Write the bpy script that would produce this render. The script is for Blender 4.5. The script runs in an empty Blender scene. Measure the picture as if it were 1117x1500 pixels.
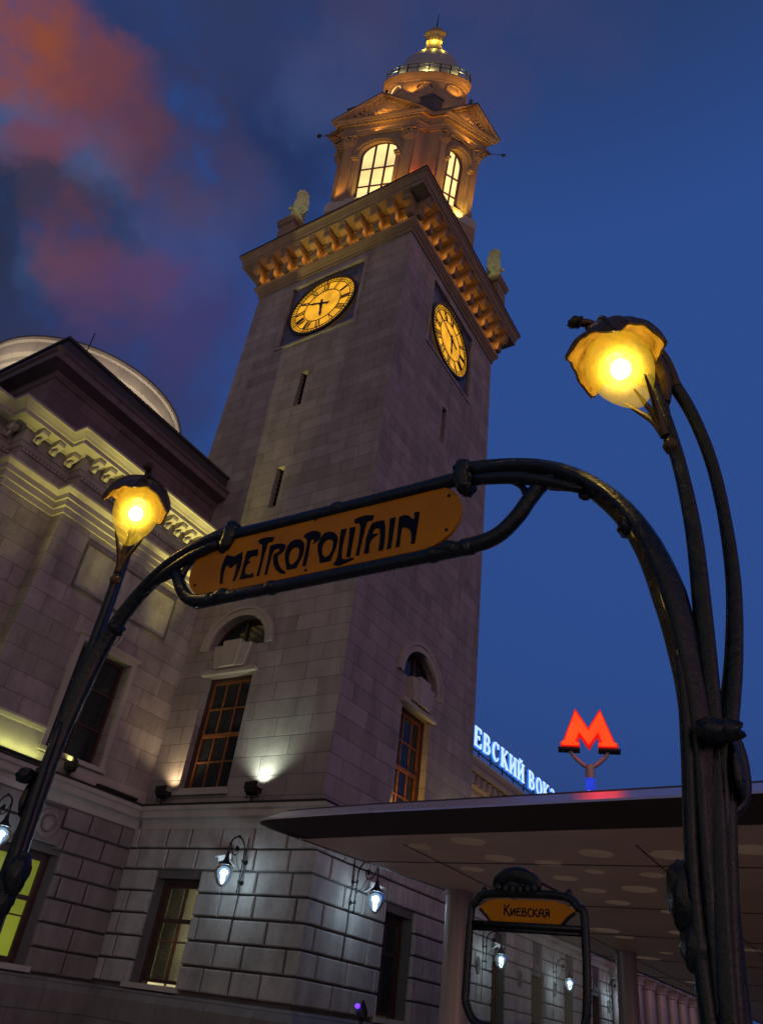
import bpy, math, random
from mathutils import Vector, Matrix
from mathutils.geometry import tessellate_polygon
random.seed(7)
PI = math.pi
scene = bpy.context.scene
COL = scene.collection
def V(*a): return Vector(a)

# ------------------------------------------------------------------ materials
def newmat(name):
    m = bpy.data.materials.new(name); m.use_nodes = True
    nt = m.node_tree; b = nt.nodes['Principled BSDF']
    return m, nt, b
def N(nt, t, **kw):
    n = nt.nodes.new(t)
    for k, v in kw.items():
        if k in n.inputs: n.inputs[k].default_value = v
        else: setattr(n, k, v)
    return n
def wallcoords(nt):
    """(x or y along the wall, z) from world position, whichever way the wall faces"""
    g = N(nt, 'ShaderNodeNewGeometry')
    sp = N(nt, 'ShaderNodeSeparateXYZ'); nt.links.new(g.outputs['Position'], sp.inputs[0])
    sn = N(nt, 'ShaderNodeSeparateXYZ'); nt.links.new(g.outputs['True Normal'], sn.inputs[0])
    ab = N(nt, 'ShaderNodeMath', operation='ABSOLUTE'); nt.links.new(sn.outputs[0], ab.inputs[0])
    gt = N(nt, 'ShaderNodeMath', operation='GREATER_THAN'); nt.links.new(ab.outputs[0], gt.inputs[0]); gt.inputs[1].default_value = .6
    mx = N(nt, 'ShaderNodeMix'); mx.data_type = 'FLOAT'
    nt.links.new(gt.outputs[0], mx.inputs[0]); nt.links.new(sp.outputs[0], mx.inputs[2]); nt.links.new(sp.outputs[1], mx.inputs[3])
    cb = N(nt, 'ShaderNodeCombineXYZ'); nt.links.new(mx.outputs[0], cb.inputs[0]); nt.links.new(sp.outputs[2], cb.inputs[1])
    return cb.outputs[0], g.outputs['Position']
def stone(name, base, brick=None, bump=.02, rough=.85, var=.25, chisel=0):
    m, nt, b = newmat(name); L = nt.links.new
    wc, pos = wallcoords(nt)
    n1 = N(nt, 'ShaderNodeTexNoise', Scale=1.3, Detail=7, Roughness=.65); L(pos, n1.inputs['Vector'])
    n2 = N(nt, 'ShaderNodeTexNoise', Scale=14, Detail=6, Roughness=.7); L(pos, n2.inputs['Vector'])
    # rain streaks: noise stretched down the wall
    mp = N(nt, 'ShaderNodeMapping'); mp.inputs['Scale'].default_value = (1.1, .12, 1); L(wc, mp.inputs['Vector'])
    n3 = N(nt, 'ShaderNodeTexNoise', Scale=1.6, Detail=5, Roughness=.6); L(mp.outputs[0], n3.inputs['Vector'])
    ad = N(nt, 'ShaderNodeMath', operation='ADD'); L(n1.outputs[0], ad.inputs[0]); L(n3.outputs[0], ad.inputs[1])
    ad2 = N(nt, 'ShaderNodeMath', operation='MULTIPLY_ADD'); L(n2.outputs[0], ad2.inputs[0]); ad2.inputs[1].default_value = .45; L(ad.outputs[0], ad2.inputs[2])
    mr = N(nt, 'ShaderNodeMapRange'); L(ad2.outputs[0], mr.inputs[0])
    mr.inputs[1].default_value = .85; mr.inputs[2].default_value = 1.55; mr.inputs[3].default_value = 1 - var; mr.inputs[4].default_value = 1 + var
    colr = N(nt, 'ShaderNodeVectorMath', operation='SCALE'); colr.inputs[0].default_value = base; L(mr.outputs[0], colr.inputs['Scale'])
    out = colr.outputs[0]; h = n2.outputs[0]
    bm = N(nt, 'ShaderNodeBump', Strength=.6, Distance=bump); L(h, bm.inputs['Height'])
    nrm = bm.outputs[0]
    if chisel:
        n4 = N(nt, 'ShaderNodeTexNoise', Scale=5, Detail=8, Roughness=.75, Distortion=.6); L(pos, n4.inputs['Vector'])
        bm3 = N(nt, 'ShaderNodeBump', Strength=.9, Distance=chisel); L(n4.outputs[0], bm3.inputs['Height']); L(nrm, bm3.inputs['Normal']); nrm = bm3.outputs[0]
    if brick:
        w, hh, mo, off = brick
        mp2 = N(nt, 'ShaderNodeMapping'); mp2.inputs['Location'].default_value = (off[0], off[1], 0); L(wc, mp2.inputs['Vector'])
        bt = N(nt, 'ShaderNodeTexBrick'); L(mp2.outputs[0], bt.inputs['Vector'])
        bt.offset = .42; bt.offset_frequency = 2; bt.squash = .8; bt.squash_frequency = 3
        bt.inputs['Scale'].default_value = 1; bt.inputs['Brick Width'].default_value = w; bt.inputs['Row Height'].default_value = hh
        bt.inputs['Mortar Size'].default_value = mo; bt.inputs['Mortar Smooth'].default_value = .35
        bt.inputs['Color1'].default_value = (1, 1, 1, 1); bt.inputs['Color2'].default_value = (.74, .73, .71, 1); bt.inputs['Mortar'].default_value = (.50, .50, .50, 1)
        mu = N(nt, 'ShaderNodeVectorMath', operation='MULTIPLY'); L(out, mu.inputs[0]); L(bt.outputs['Color'], mu.inputs[1]); out = mu.outputs[0]
        iv = N(nt, 'ShaderNodeMath', operation='SUBTRACT'); iv.inputs[0].default_value = 1; L(bt.outputs['Fac'], iv.inputs[1])
        bm2 = N(nt, 'ShaderNodeBump', Strength=1, Distance=.03); bm2.inputs['Strength'].default_value = .6; L(iv.outputs[0], bm2.inputs['Height']); L(nrm, bm2.inputs['Normal']); nrm = bm2.outputs[0]
    L(out, b.inputs['Base Color']); L(nrm, b.inputs['Normal']); b.inputs['Roughness'].default_value = rough
    return m
def plain(name, base, rough=.5, metal=0, bump=0, bscale=20, var=.15, vscale=6, coat=0, spec=.5):
    m, nt, b = newmat(name); L = nt.links.new; b.inputs['Specular IOR Level'].default_value = spec
    g = N(nt, 'ShaderNodeNewGeometry')
    n = N(nt, 'ShaderNodeTexNoise', Scale=vscale, Detail=6, Roughness=.65); L(g.outputs['Position'], n.inputs['Vector'])
    mr = N(nt, 'ShaderNodeMapRange'); L(n.outputs[0], mr.inputs[0]); mr.inputs[1].default_value = .3; mr.inputs[2].default_value = .7
    mr.inputs[3].default_value = 1 - var; mr.inputs[4].default_value = 1 + var
    s = N(nt, 'ShaderNodeVectorMath', operation='SCALE'); s.inputs[0].default_value = base; L(mr.outputs[0], s.inputs['Scale']); L(s.outputs[0], b.inputs['Base Color'])
    rr = N(nt, 'ShaderNodeMath', operation='MULTIPLY'); L(mr.outputs[0], rr.inputs[0]); rr.inputs[1].default_value = rough; L(rr.outputs[0], b.inputs['Roughness'])
    b.inputs['Metallic'].default_value = metal
    if coat: b.inputs['Coat Weight'].default_value = coat
    if bump:
        n2 = N(nt, 'ShaderNodeTexNoise', Scale=bscale, Detail=5, Roughness=.6); L(g.outputs['Position'], n2.inputs['Vector'])
        bm = N(nt, 'ShaderNodeBump', Strength=.7, Distance=bump); L(n2.outputs[0], bm.inputs['Height']); L(bm.outputs[0], b.inputs['Normal'])
    return m
def glow(name, col, strength, var=.12, scale=.8):
    m, nt, b = newmat(name); L = nt.links.new
    g = N(nt, 'ShaderNodeNewGeometry')
    n = N(nt, 'ShaderNodeTexNoise', Scale=scale, Detail=3, Roughness=.5); L(g.outputs['Position'], n.inputs['Vector'])
    mr = N(nt, 'ShaderNodeMapRange'); L(n.outputs[0], mr.inputs[0]); mr.inputs[1].default_value = .3; mr.inputs[2].default_value = .7
    mr.inputs[3].default_value = strength * (1 - var); mr.inputs[4].default_value = strength * (1 + var)
    b.inputs['Base Color'].default_value = (col[0] * .5, col[1] * .5, col[2] * .5, 1)
    b.inputs['Emission Color'].default_value = (*col, 1); L(mr.outputs[0], b.inputs['Emission Strength']); b.inputs['Roughness'].default_value = .6
    return m
def shell_glass(name, tint, emis, strength, clear=.55):
    m = bpy.data.materials.new(name); m.use_nodes = True; nt = m.node_tree; nt.nodes.clear(); L = nt.links.new
    o = N(nt, 'ShaderNodeOutputMaterial'); t = N(nt, 'ShaderNodeBsdfTransparent'); t.inputs[0].default_value = (*tint, 1)
    g = N(nt, 'ShaderNodeBsdfGlossy', Roughness=.08); g.inputs[0].default_value = (1, 1, 1, 1)
    e = N(nt, 'ShaderNodeEmission', Strength=strength); e.inputs[0].default_value = (*emis, 1)
    no = N(nt, 'ShaderNodeTexNoise', Scale=16, Detail=4); geo = N(nt, 'ShaderNodeNewGeometry'); L(geo.outputs['Position'], no.inputs['Vector'])
    mr = N(nt, 'ShaderNodeMapRange'); L(no.outputs[0], mr.inputs[0]); mr.inputs[1].default_value = .3; mr.inputs[2].default_value = .7
    mr.inputs[3].default_value = strength * .7; mr.inputs[4].default_value = strength * 1.3; L(mr.outputs[0], e.inputs['Strength'])
    a1 = N(nt, 'ShaderNodeMixShader'); a1.inputs[0].default_value = 1 - clear; L(t.outputs[0], a1.inputs[1]); L(e.outputs[0], a1.inputs[2])
    fr = N(nt, 'ShaderNodeFresnel', IOR=1.45)
    a2 = N(nt, 'ShaderNodeMixShader'); L(fr.outputs[0], a2.inputs[0]); L(a1.outputs[0], a2.inputs[1]); L(g.outputs[0], a2.inputs[2]); L(a2.outputs[0], o.inputs[0])
    return m
ST = (.29, .262, .24)
M = dict(
 shaft=stone('shaft_stone', (.30, .27, .255), (1.55, .55, .014, (.3, .18)), .014, var=.28),
 wing=stone('wing_stone', (.33, .30, .27), (1.45, .56, .014, (.55, .12)), .018, var=.38, chisel=.03),
 rustic=stone('rustic_stone', (.31, .29, .265), None, .025, var=.42),
 groove=stone('groove_stone', (.10, .09, .085), None, .01),
 trim=stone('trim_stone', (.36, .33, .29), None, .008, var=.2),
 plinth=stone('plinth_granite', (.17, .15, .14), (1.5, .62, .015, (0, .2)), .01, rough=.6, var=.4),
 belfry=stone('belfry_stone', (.25, .175, .105), None, .01, var=.2),
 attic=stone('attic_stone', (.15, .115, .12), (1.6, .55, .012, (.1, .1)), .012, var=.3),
 rusticdark=stone('shaded_rustic_stone', (.17, .145, .135), None, .02, var=.4),  # darker copy of the rustic stone: the wing base's shade put into its colour
 mosaic=stone('clock_surround_mosaic', (.08, .085, .13), None, .03, rough=.5, var=.7),
 roof=plain('roof_lead', (.05, .05, .055), .6, .3),
 domeroof=plain('dome_zinc', (.32, .31, .28), .45, .2),
 bronze=plain('patinated_bronze', (.004, .010, .010), .32, .15, .012, 26, .8, 12, coat=.15, spec=.4),
 iron=plain('black_iron', (.012, .013, .014), .5, .4, .002, 60),
 ironbrown=plain('black_painted_steel', (.008, .008, .008), .35, .3),
 enamel=plain('orange_enamel', (.52, .20, .002), .5, 0, 0, 20, .16, 4, spec=.2),
 navy=plain('navy_enamel', (.003, .005, .016), .6, spec=.1),
 wood=plain('varnished_wood', (.20, .075, .022), .45, 0, .002, 30, .35, 9),
 darkwood=plain('dark_wood', (.05, .018, .014), .5, 0, 0, 20, .3),
 glass=plain('night_glass', (.014, .018, .022), .07, 0, .003, 1.5, .3),
 recess=plain('unlit_recess', (.01, .01, .012), .9),
 soffit=plain('soffit_panels', (.86, .70, .50), .42, 0, 0, 20, .12, .8),
 disc=glow('soffit_disc', (.065, .042, .030), .7, .15, 2),
 fascia=plain('aluminium_fascia', (.52, .50, .56), .28, .35, 0, 20, .08, .6),
 chamfer=plain('dark_canopy_edge', (.05, .04, .034), .7, 0),
 column=plain('painted_steel_column', (.42, .34, .33), .35, .1, 0, 20, .08, 1.2),
 eagle=plain('gilded_weathered_stone', (.42, .44, .25), .6, .1, .03, 9, .35, 3),
 camerawhite=plain('white_plastic', (.7, .7, .68), .4),
 dial=glow('lit_dial', (1.0, .46, .020), .80, .32, 1.6),
 belfryglow=glow('lit_belfry_room', (1.0, .80, .33), 1.0, .2, .5),
 roomwarm=glow('lit_room', (.80, .68, .36), .85, .5, 1.3),
 roomlime=glow('lit_lime_room', (.55, .62, .06), .42, .25, .6),
 roomgold=glow('lit_gold_sign', (1, .55, .05), .9),
 screen=glow('colour_screen', (.15, .75, .8), .7, .9, 9),
 bulbwhite=glow('white_bulb', (.80, .93, 1.0), 9, 0),
 bulbyellow=glow('yellow_bulb', (1.0, .80, .28), 26, 0),
 globewhite=shell_glass('frosted_globe', (.75, .9, 1), (.34, .58, .85), .85, .5),
 globeyellow=shell_glass('amber_globe', (1, .80, .22), (1, .58, .02), 1.5, .42), lining=plain('brass_lining', (.24, .15, .035), .5, .2, .01, 22, .6, 9), hood=plain('brown_gilt_bronze', (.075, .048, .018), .4, .4, .006, 30, .5, 10),
 red=glow('red_neon_face', (1.0, .045, .006), 1.6, .18, 3),
 redside=glow('red_neon_side', (.85, .008, .003), .6, .1, 3),
 letterwhite=glow('white_letter_face', (.58, .82, 1.0), .95, .1, 5),
 letterblue=glow('blue_letter_glow', (.03, .22, .95), .75, .1, 5),
 poleblue=glow('blue_lit_band', (.02, .06, .8), .7, .3, 5),
 poleyellow=glow('yellow_lit_band', (1, .6, .05), .8, .2, 5),
 candle=glow('orange_reflection', (1, .3, .03), 3, .1),
 violet=glow('violet_lamp', (.12, .03, 1), 2.5, .2),
 paving=stone('plaza_paving', (.52, .43, .33), None, .01, rough=.55, var=.35),
)
# ------------------------------------------------------------------ mesh helpers
def globe_glow(name, c, R_, col, k):
    """frosted amber glass: light thickest round the bulb and thinning towards the shell"""
    m = bpy.data.materials.new(name); m.use_nodes = True; nt = m.node_tree; nt.nodes.clear(); L = nt.links.new
    o = N(nt, 'ShaderNodeOutputMaterial'); t = N(nt, 'ShaderNodeBsdfTransparent'); t.inputs[0].default_value = (1, .93, .7, 1)
    g = N(nt, 'ShaderNodeBsdfGlossy', Roughness=.1); e = N(nt, 'ShaderNodeEmission', Strength=.55); e.inputs[0].default_value = (*col, 1)
    geo = N(nt, 'ShaderNodeNewGeometry'); no = N(nt, 'ShaderNodeTexNoise', Scale=26, Detail=6, Roughness=.7); L(geo.outputs['Position'], no.inputs['Vector'])
    mr = N(nt, 'ShaderNodeMapRange'); L(no.outputs[0], mr.inputs[0]); mr.inputs[1].default_value = .35; mr.inputs[2].default_value = .65; mr.inputs[3].default_value = .1; mr.inputs[4].default_value = .5
    a1 = N(nt, 'ShaderNodeMixShader'); L(mr.outputs[0], a1.inputs[0]); L(t.outputs[0], a1.inputs[1]); L(e.outputs[0], a1.inputs[2])
    a2 = N(nt, 'ShaderNodeMixShader'); a2.inputs[0].default_value = .05; L(a1.outputs[0], a2.inputs[1]); L(g.outputs[0], a2.inputs[2]); L(a2.outputs[0], o.inputs[0])
    sb = N(nt, 'ShaderNodeVectorMath', operation='SUBTRACT'); L(geo.outputs['Position'], sb.inputs[0]); sb.inputs[1].default_value = c
    ln = N(nt, 'ShaderNodeVectorMath', operation='LENGTH'); L(sb.outputs[0], ln.inputs[0])
    r1 = N(nt, 'ShaderNodeMapRange'); L(ln.outputs['Value'], r1.inputs[0]); r1.inputs[1].default_value = R_; r1.inputs[2].default_value = 0; r1.inputs[3].default_value = 0; r1.inputs[4].default_value = 1
    pw = N(nt, 'ShaderNodeMath', operation='POWER'); L(r1.outputs[0], pw.inputs[0]); pw.inputs[1].default_value = 3.2
    mu = N(nt, 'ShaderNodeMath', operation='MULTIPLY_ADD'); L(pw.outputs[0], mu.inputs[0]); mu.inputs[1].default_value = k; mu.inputs[2].default_value = 1.2
    ve = N(nt, 'ShaderNodeEmission'); ve.inputs[0].default_value = (1, .62, .05, 1); L(mu.outputs[0], ve.inputs[1]); L(ve.outputs[0], o.inputs[1])
    M[name] = m; return name
class Fr:
    def __init__(s, O, U, Nn): s.O = Vector(O); s.U = Vector(U).normalized(); s.N = Vector(Nn).normalized(); s.Z = Vector((0, 0, 1))
    def p(s, u, z, d=0): return s.O + s.U * u + s.Z * z + s.N * d
ID = Fr((0, 0, 0), (1, 0, 0), (0, -1, 0))
XF = None
def XP(p): return XF(Vector(p)) if XF else Vector(p)
class MB:
    def __init__(s): s.v = []; s.f = []
    def add(s, vs, fs):
        o = len(s.v); s.v += [Vector(x) for x in vs]; s.f += [tuple(i + o for i in f) for f in fs]; return s
    def box(s, F, u0, u1, z0, z1, d0, d1, ch=0, ends=(1, 1)):
        P = F.p
        if ch:
            a, b = (ch if ends[0] else 0), (ch if ends[1] else 0)
            vs = [P(u0, z0, d0), P(u1, z0, d0), P(u1, z1, d0), P(u0, z1, d0),
                  P(u0, z0, d1 - ch), P(u1, z0, d1 - ch), P(u1, z1, d1 - ch), P(u0, z1, d1 - ch),
                  P(u0 + a, z0 + ch, d1), P(u1 - b, z0 + ch, d1), P(u1 - b, z1 - ch, d1), P(u0 + a, z1 - ch, d1)]
            fs = [(3, 2, 1, 0), (0, 1, 5, 4), (1, 2, 6, 5), (2, 3, 7, 6), (3, 0, 4, 7), (4, 5, 9, 8), (5, 6, 10, 9), (6, 7, 11, 10), (7, 4, 8, 11), (8, 9, 10, 11)]
            return s.add(vs, fs)
        vs = [P(u, z, d) for d in (d0, d1) for (u, z) in ((u0, z0), (u1, z0), (u1, z1), (u0, z1))]
        return s.add(vs, [(3, 2, 1, 0), (4, 5, 6, 7), (0, 1, 5, 4), (1, 2, 6, 5), (2, 3, 7, 6), (3, 0, 4, 7)])
    def poly(s, F, loops, d0, d1, back=True):
        if not isinstance(loops[0][0], (tuple, list)): loops = [loops]
        flat = [q for lp in loops for q in lp]
        tri = tessellate_polygon([[Vector((a, b, 0)) for a, b in lp] for lp in loops])
        n = len(flat)
        vs = [F.p(a, b, d1) for a, b in flat] + [F.p(a, b, d0) for a, b in flat]
        fs = []
        for t in tri:
            a, b, c = [Vector((*flat[i], 0)) for i in t]
            if (b - a).cross(c - a).z < 0: t = (t[0], t[2], t[1])
            fs.append(tuple(t))
            if back: fs.append((t[0] + n, t[2] + n, t[1] + n))
        o = 0
        for li, lp in enumerate(loops):
            k = len(lp); ar = sum(lp[i][0] * lp[(i + 1) % k][1] - lp[(i + 1) % k][0] * lp[i][1] for i in range(k))
            flip = (ar < 0) != (li > 0)
            for i in range(k):
                j = (i + 1) % k; q = (o + i, o + i + n, o + j + n, o + j)
                fs.append(q[::-1] if flip else q)
            o += k
        return s.add(vs, fs)
    def wall(s, F, u0, u1, z0, z1, d=0, holes=(), depth=.4):
        us = sorted({u0, u1, *[h[0] for h in holes], *[h[1] for h in holes]}); zs = sorted({z0, z1, *[h[2] for h in holes], *[h[3] for h in holes]})
        for a, b in zip(us, us[1:]):
            for c, e in zip(zs, zs[1:]):
                if any(h[0] <= a and b <= h[1] and h[2] <= c and e <= h[3] for h in holes): continue
                s.add([F.p(a, c, d), F.p(b, c, d), F.p(b, e, d), F.p(a, e, d)], [(0, 1, 2, 3)])
        for h in holes:
            a, b, c, e = h[:4]; k = depth
            q = [(a, c), (b, c), (b, e), (a, e)]
            for i in range(4):
                p0, p1 = q[i], q[(i + 1) % 4]
                s.add([F.p(*p0, d), F.p(*p0, d - k), F.p(*p1, d - k), F.p(*p1, d)], [(0, 1, 2, 3)])
        return s
    def sweep(s, path, prof, closed=False, cap=True):
        n = len(path); P = [Vector((a, b, 0)) for a, b in path]; segs = []
        for i in range(n if closed else n - 1):
            t = (P[(i + 1) % n] - P[i]).normalized(); segs.append(Vector((t.y, -t.x, 0)))
        ms = []
        for i in range(n):
            if closed: a, b = segs[i - 1], segs[i]
            else: a, b = segs[max(0, i - 1)], segs[min(len(segs) - 1, i)]
            ms.append((a + b) / (1 + a.dot(b)))
        k = len(prof)
        vs = [P[i] + ms[i] * d + Vector((0, 0, z)) for i in range(n) for d, z in prof]
        fs = []
        for i in range(n if closed else n - 1):
            j = (i + 1) % n
            for q in range(k - 1): fs.append((i * k + q, j * k + q, j * k + q + 1, i * k + q + 1))
        s.add(vs, fs)
        if cap and not closed:
            for i in (0, n - 1):
                loop = prof + [(min(p[0] for p in prof) - .0, prof[-1][1]), (min(p[0] for p in prof), prof[0][1])]
                lv = [P[i] + ms[i] * d + Vector((0, 0, z)) for d, z in loop]
                tri = tessellate_polygon([[Vector((d, z, 0)) for d, z in loop]])
                s.add(lv, [tuple(t) for t in tri])
        return s
    def tube(s, pts, rad, n=12, cap=True, smooth=4, flute=0, squash=None):
        pts = [Vector(p) for p in pts]
        if not isinstance(rad, (list, tuple)): rad = [rad] * len(pts)
        if smooth > 1 and len(pts) > 2:
            P, R = [], []
            for i in range(len(pts) - 1):
                p0 = pts[max(0, i - 1)]; p1 = pts[i]; p2 = pts[i + 1]; p3 = pts[min(len(pts) - 1, i + 2)]
                for k in range(smooth):
                    t = k / smooth
                    P.append(.5 * (2 * p1 + (p2 - p0) * t + (2 * p0 - 5 * p1 + 4 * p2 - p3) * t * t + (3 * p1 - p0 - 3 * p2 + p3) * t ** 3))
                    R.append(rad[i] * (1 - t) + rad[i + 1] * t)
            P.append(pts[-1]); R.append(rad[-1]); pts, rad = P, R
        T = [(pts[min(i + 1, len(pts) - 1)] - pts[max(i - 1, 0)]).normalized() for i in range(len(pts))]
        ref = Vector((0, 1, 0)) if abs(T[0].y) < .9 else Vector((1, 0, 0))
        nx = (ref - T[0] * ref.dot(T[0])).normalized(); vs = []
        for i, p in enumerate(pts):
            nx = (nx - T[i] * nx.dot(T[i])).normalized(); ny = T[i].cross(nx)
            for j in range(n):
                a = 2 * PI * j / n; r = rad[i] * (1 + (flute * (math.cos(a * (n // 4)) if n >= 8 else 0)))
                sx, sy = squash if squash else (1, 1)
                vs.append(p + nx * math.cos(a) * r * sx + ny * math.sin(a) * r * sy)
        fs = [(i * n + j, i * n + (j + 1) % n, (i + 1) * n + (j + 1) % n, (i + 1) * n + j) for i in range(len(pts) - 1) for j in range(n)]
        if cap: fs += [tuple(range(n))[::-1], tuple((len(pts) - 1) * n + j for j in range(n))]
        return s.add(vs, fs)
    def lathe(s, c, prof, n=32, axis=Vector((0, 0, 1)), a0=0, a1=2 * PI):
        c = Vector(c); axis = Vector(axis).normalized()
        ref = Vector((1, 0, 0)) if abs(axis.x) < .9 else Vector((0, 1, 0))
        ex = (ref - axis * ref.dot(axis)).normalized(); ey = axis.cross(ex)
        full = abs(a1 - a0 - 2 * PI) < 1e-6; m = n if full else n + 1
        vs = [c + axis * z + (ex * math.cos(a0 + (a1 - a0) * j / n) + ey * math.sin(a0 + (a1 - a0) * j / n)) * r for r, z in prof for j in range(m)]
        fs = [(i * m + j, i * m + (j + 1) % m, (i + 1) * m + (j + 1) % m, (i + 1) * m + j) for i in range(len(prof) - 1) for j in range(n)]
        return s.add(vs, fs)
    def ell(s, c, r, n=16, m=10, rot=None, rough=0):
        c = Vector(c); r = Vector(r if isinstance(r, (tuple, list, Vector)) else (r, r, r)); vs = []
        for i in range(m + 1):
            th = PI * i / m
            for j in range(n):
                a = 2 * PI * j / n; d = Vector((math.sin(th) * math.cos(a), math.sin(th) * math.sin(a), math.cos(th)))
                k = 1 + rough * math.sin(5 * a + 3 * th) * math.sin(th)
                q = Vector((d.x * r.x, d.y * r.y, d.z * r.z)) * k
                if rot: q = rot @ q
                vs.append(c + q)
        return s.add(vs, [(i * n + j, (i + 1) * n + j, (i + 1) * n + (j + 1) % n, i * n + (j + 1) % n) for i in range(m) for j in range(n)])
    def ribbon(s, F, pts, w, d0, d1):
        if not isinstance(w, (list, tuple)): w = [w] * len(pts)
        L_, R_ = [], []
        for i, p in enumerate(pts):
            a = Vector(pts[max(0, i - 1)]); b = Vector(pts[min(len(pts) - 1, i + 1)]); t = (b - a).normalized(); nn = Vector((-t.y, t.x))
            L_.append((p[0] + nn.x * w[i] / 2, p[1] + nn.y * w[i] / 2)); R_.append((p[0] - nn.x * w[i] / 2, p[1] - nn.y * w[i] / 2))
        k = len(pts)
        vs = [F.p(*q, d1) for q in L_] + [F.p(*q, d1) for q in R_] + [F.p(*q, d0) for q in L_] + [F.p(*q, d0) for q in R_]
        fs = []
        for i in range(k - 1):
            fs += [(i, k + i, k + i + 1, i + 1), (2 * k + i, 2 * k + i + 1, 3 * k + i + 1, 3 * k + i), (i, i + 1, 2 * k + i + 1, 2 * k + i), (k + i, 3 * k + i, 3 * k + i + 1, k + i + 1)]
        fs += [(0, 2 * k, 3 * k, k), (k - 1, 2 * k - 1, 4 * k - 1, 3 * k - 1)]
        return s.add(vs, fs)
    def build(s, name, mat, parent=None, smooth=False, autos=None):
        off = Vector((0, 0, 0)); q = parent
        while q: off += q.location; q = q.parent
        me = bpy.data.meshes.new(name); me.from_pydata([XP(v) - off for v in s.v], [], s.f); me.materials.append(M[mat]); me.validate(); me.update()
        o = bpy.data.objects.new(name, me); COL.objects.link(o)
        if parent: o.parent = parent
        if smooth:
            for p in me.polygons: p.use_smooth = True
            if autos: me.set_sharp_from_angle(angle=math.radians(autos))
        return o
def thing(name, label, cat, loc=(0, 0, 0), group=None):
    o = bpy.data.objects.new(name, None); COL.objects.link(o); o.location = loc; o.empty_display_size = .2
    o['label'] = label; o['category'] = cat
    if group: o['group'] = group
    return o
def tag(o, label, cat, group=None, kind=None):
    o['label'] = label; o['category'] = cat
    if group: o['group'] = group
    if kind: o['kind'] = kind
    return o
def copytree(r, loc, rotz=None, label=None):
    c = r.copy(); COL.objects.link(c); c.location = loc
    if rotz is not None: c.rotation_euler = (0, 0, rotz)
    if label: c['label'] = label
    def rec(a, b):
        for ch in list(a.children):
            d = ch.copy(); COL.objects.link(d); d.parent = b; rec(ch, d)
    rec(r, c); return c
def light(name, kind, loc, energy, col, parent=None, size=.1, target=None, spot=90, blend=.6, sy=None):
    l = bpy.data.lights.new(name, kind); l.energy = energy; l.color = col
    if kind == 'AREA':
        l.size = size
        if sy: l.shape = 'RECTANGLE'; l.size_y = sy
    else: l.shadow_soft_size = size
    if kind == 'SPOT': l.spot_size = math.radians(spot); l.spot_blend = blend
    o = bpy.data.objects.new(name, l); COL.objects.link(o)
    off = Vector((0, 0, 0)); q = parent
    while q: off += q.location; q = q.parent
    if parent: o.parent = parent
    o.location = XP(loc) - off
    if target is not None: o.rotation_euler = (XP(target) - XP(loc)).to_track_quat('-Z', 'Y').to_euler()
    return o
def arc(cx, cz, r, a0, a1, n=16, rz=None):
    rz = rz or r
    return [(cx + r * math.cos(a0 + (a1 - a0) * i / n), cz + rz * math.sin(a0 + (a1 - a0) * i / n)) for i in range(n + 1)]

# ------------------------------------------------------------------ camera and sky
CR = Vector((0.8550504796796, 0.5053399099155967, 0.11627662123652514)); CU = Vector((0.2095862304343601, -0.5418992541827797, 0.8138911538580956)); CF = Vector((-0.4743018966987177, 0.6715480427807408, 0.5692635040342524))
cam = bpy.data.cameras.new('camera'); cam.sensor_fit = 'VERTICAL'; cam.sensor_height = 36; cam.lens = 36 * 1087.1975 / 1500; cam.clip_end = 3000; cam.clip_start = .05
co = bpy.data.objects.new('camera', cam); COL.objects.link(co)
co.matrix_world = Matrix(((CR.x, CU.x, -CF.x, 0), (CR.y, CU.y, -CF.y, 0), (CR.z, CU.z, -CF.z, 1.6), (0, 0, 0, 1)))
scene.camera = co
scene.view_settings.view_transform = 'Standard'; scene.view_settings.look = 'None'; scene.view_settings.gamma = 1; scene.view_settings.exposure = 0
scene.cycles.use_denoising = True
try: scene.cycles.denoiser = 'OPENIMAGEDENOISE'
except Exception: pass
scene.cycles.max_bounces = 6; scene.cycles.diffuse_bounces = 3; scene.cycles.glossy_bounces = 3; scene.cycles.transparent_max_bounces = 8
scene.cycles.caustics_reflective = False; scene.cycles.caustics_refractive = False; scene.cycles.sample_clamp_indirect = 4

w = bpy.data.worlds.new('World'); scene.world = w; w.use_nodes = True
nt = w.node_tree; nt.nodes.clear(); L = nt.links.new
out = N(nt, 'ShaderNodeOutputWorld'); bg = N(nt, 'ShaderNodeBackground'); L(bg.outputs[0], out.inputs[0])
tc = N(nt, 'ShaderNodeTexCoord'); D = tc.outputs['Generated']
def dotn(vec, c):
    d = N(nt, 'ShaderNodeVectorMath', operation='DOT_PRODUCT'); L(vec, d.inputs[0]); d.inputs[1].default_value = Vector(c).normalized(); return d.outputs['Value']
def smooth(v, a, b, o0=0, o1=1):
    r = N(nt, 'ShaderNodeMapRange'); r.interpolation_type = 'SMOOTHSTEP'; L(v, r.inputs[0]); r.inputs[1].default_value = a; r.inputs[2].default_value = b; r.inputs[3].default_value = o0; r.inputs[4].default_value = o1; return r.outputs[0]
def mixc(f, a, b):
    m = N(nt, 'ShaderNodeMix'); m.data_type = 'RGBA'
    if hasattr(f, 'links'): L(f, m.inputs[0])
    else: m.inputs[0].default_value = f
    for x, i in ((a, 6), (b, 7)):
        if hasattr(x, 'links'): L(x, m.inputs[i])
        else: m.inputs[i].default_value = (*x, 1)
    return m.outputs[2]
def mul(a, b):
    m = N(nt, 'ShaderNodeMath', operation='MULTIPLY'); L(a, m.inputs[0])
    if hasattr(b, 'links'): L(b, m.inputs[1])
    else: m.inputs[1].default_value = b
    return m.outputs[0]
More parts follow.
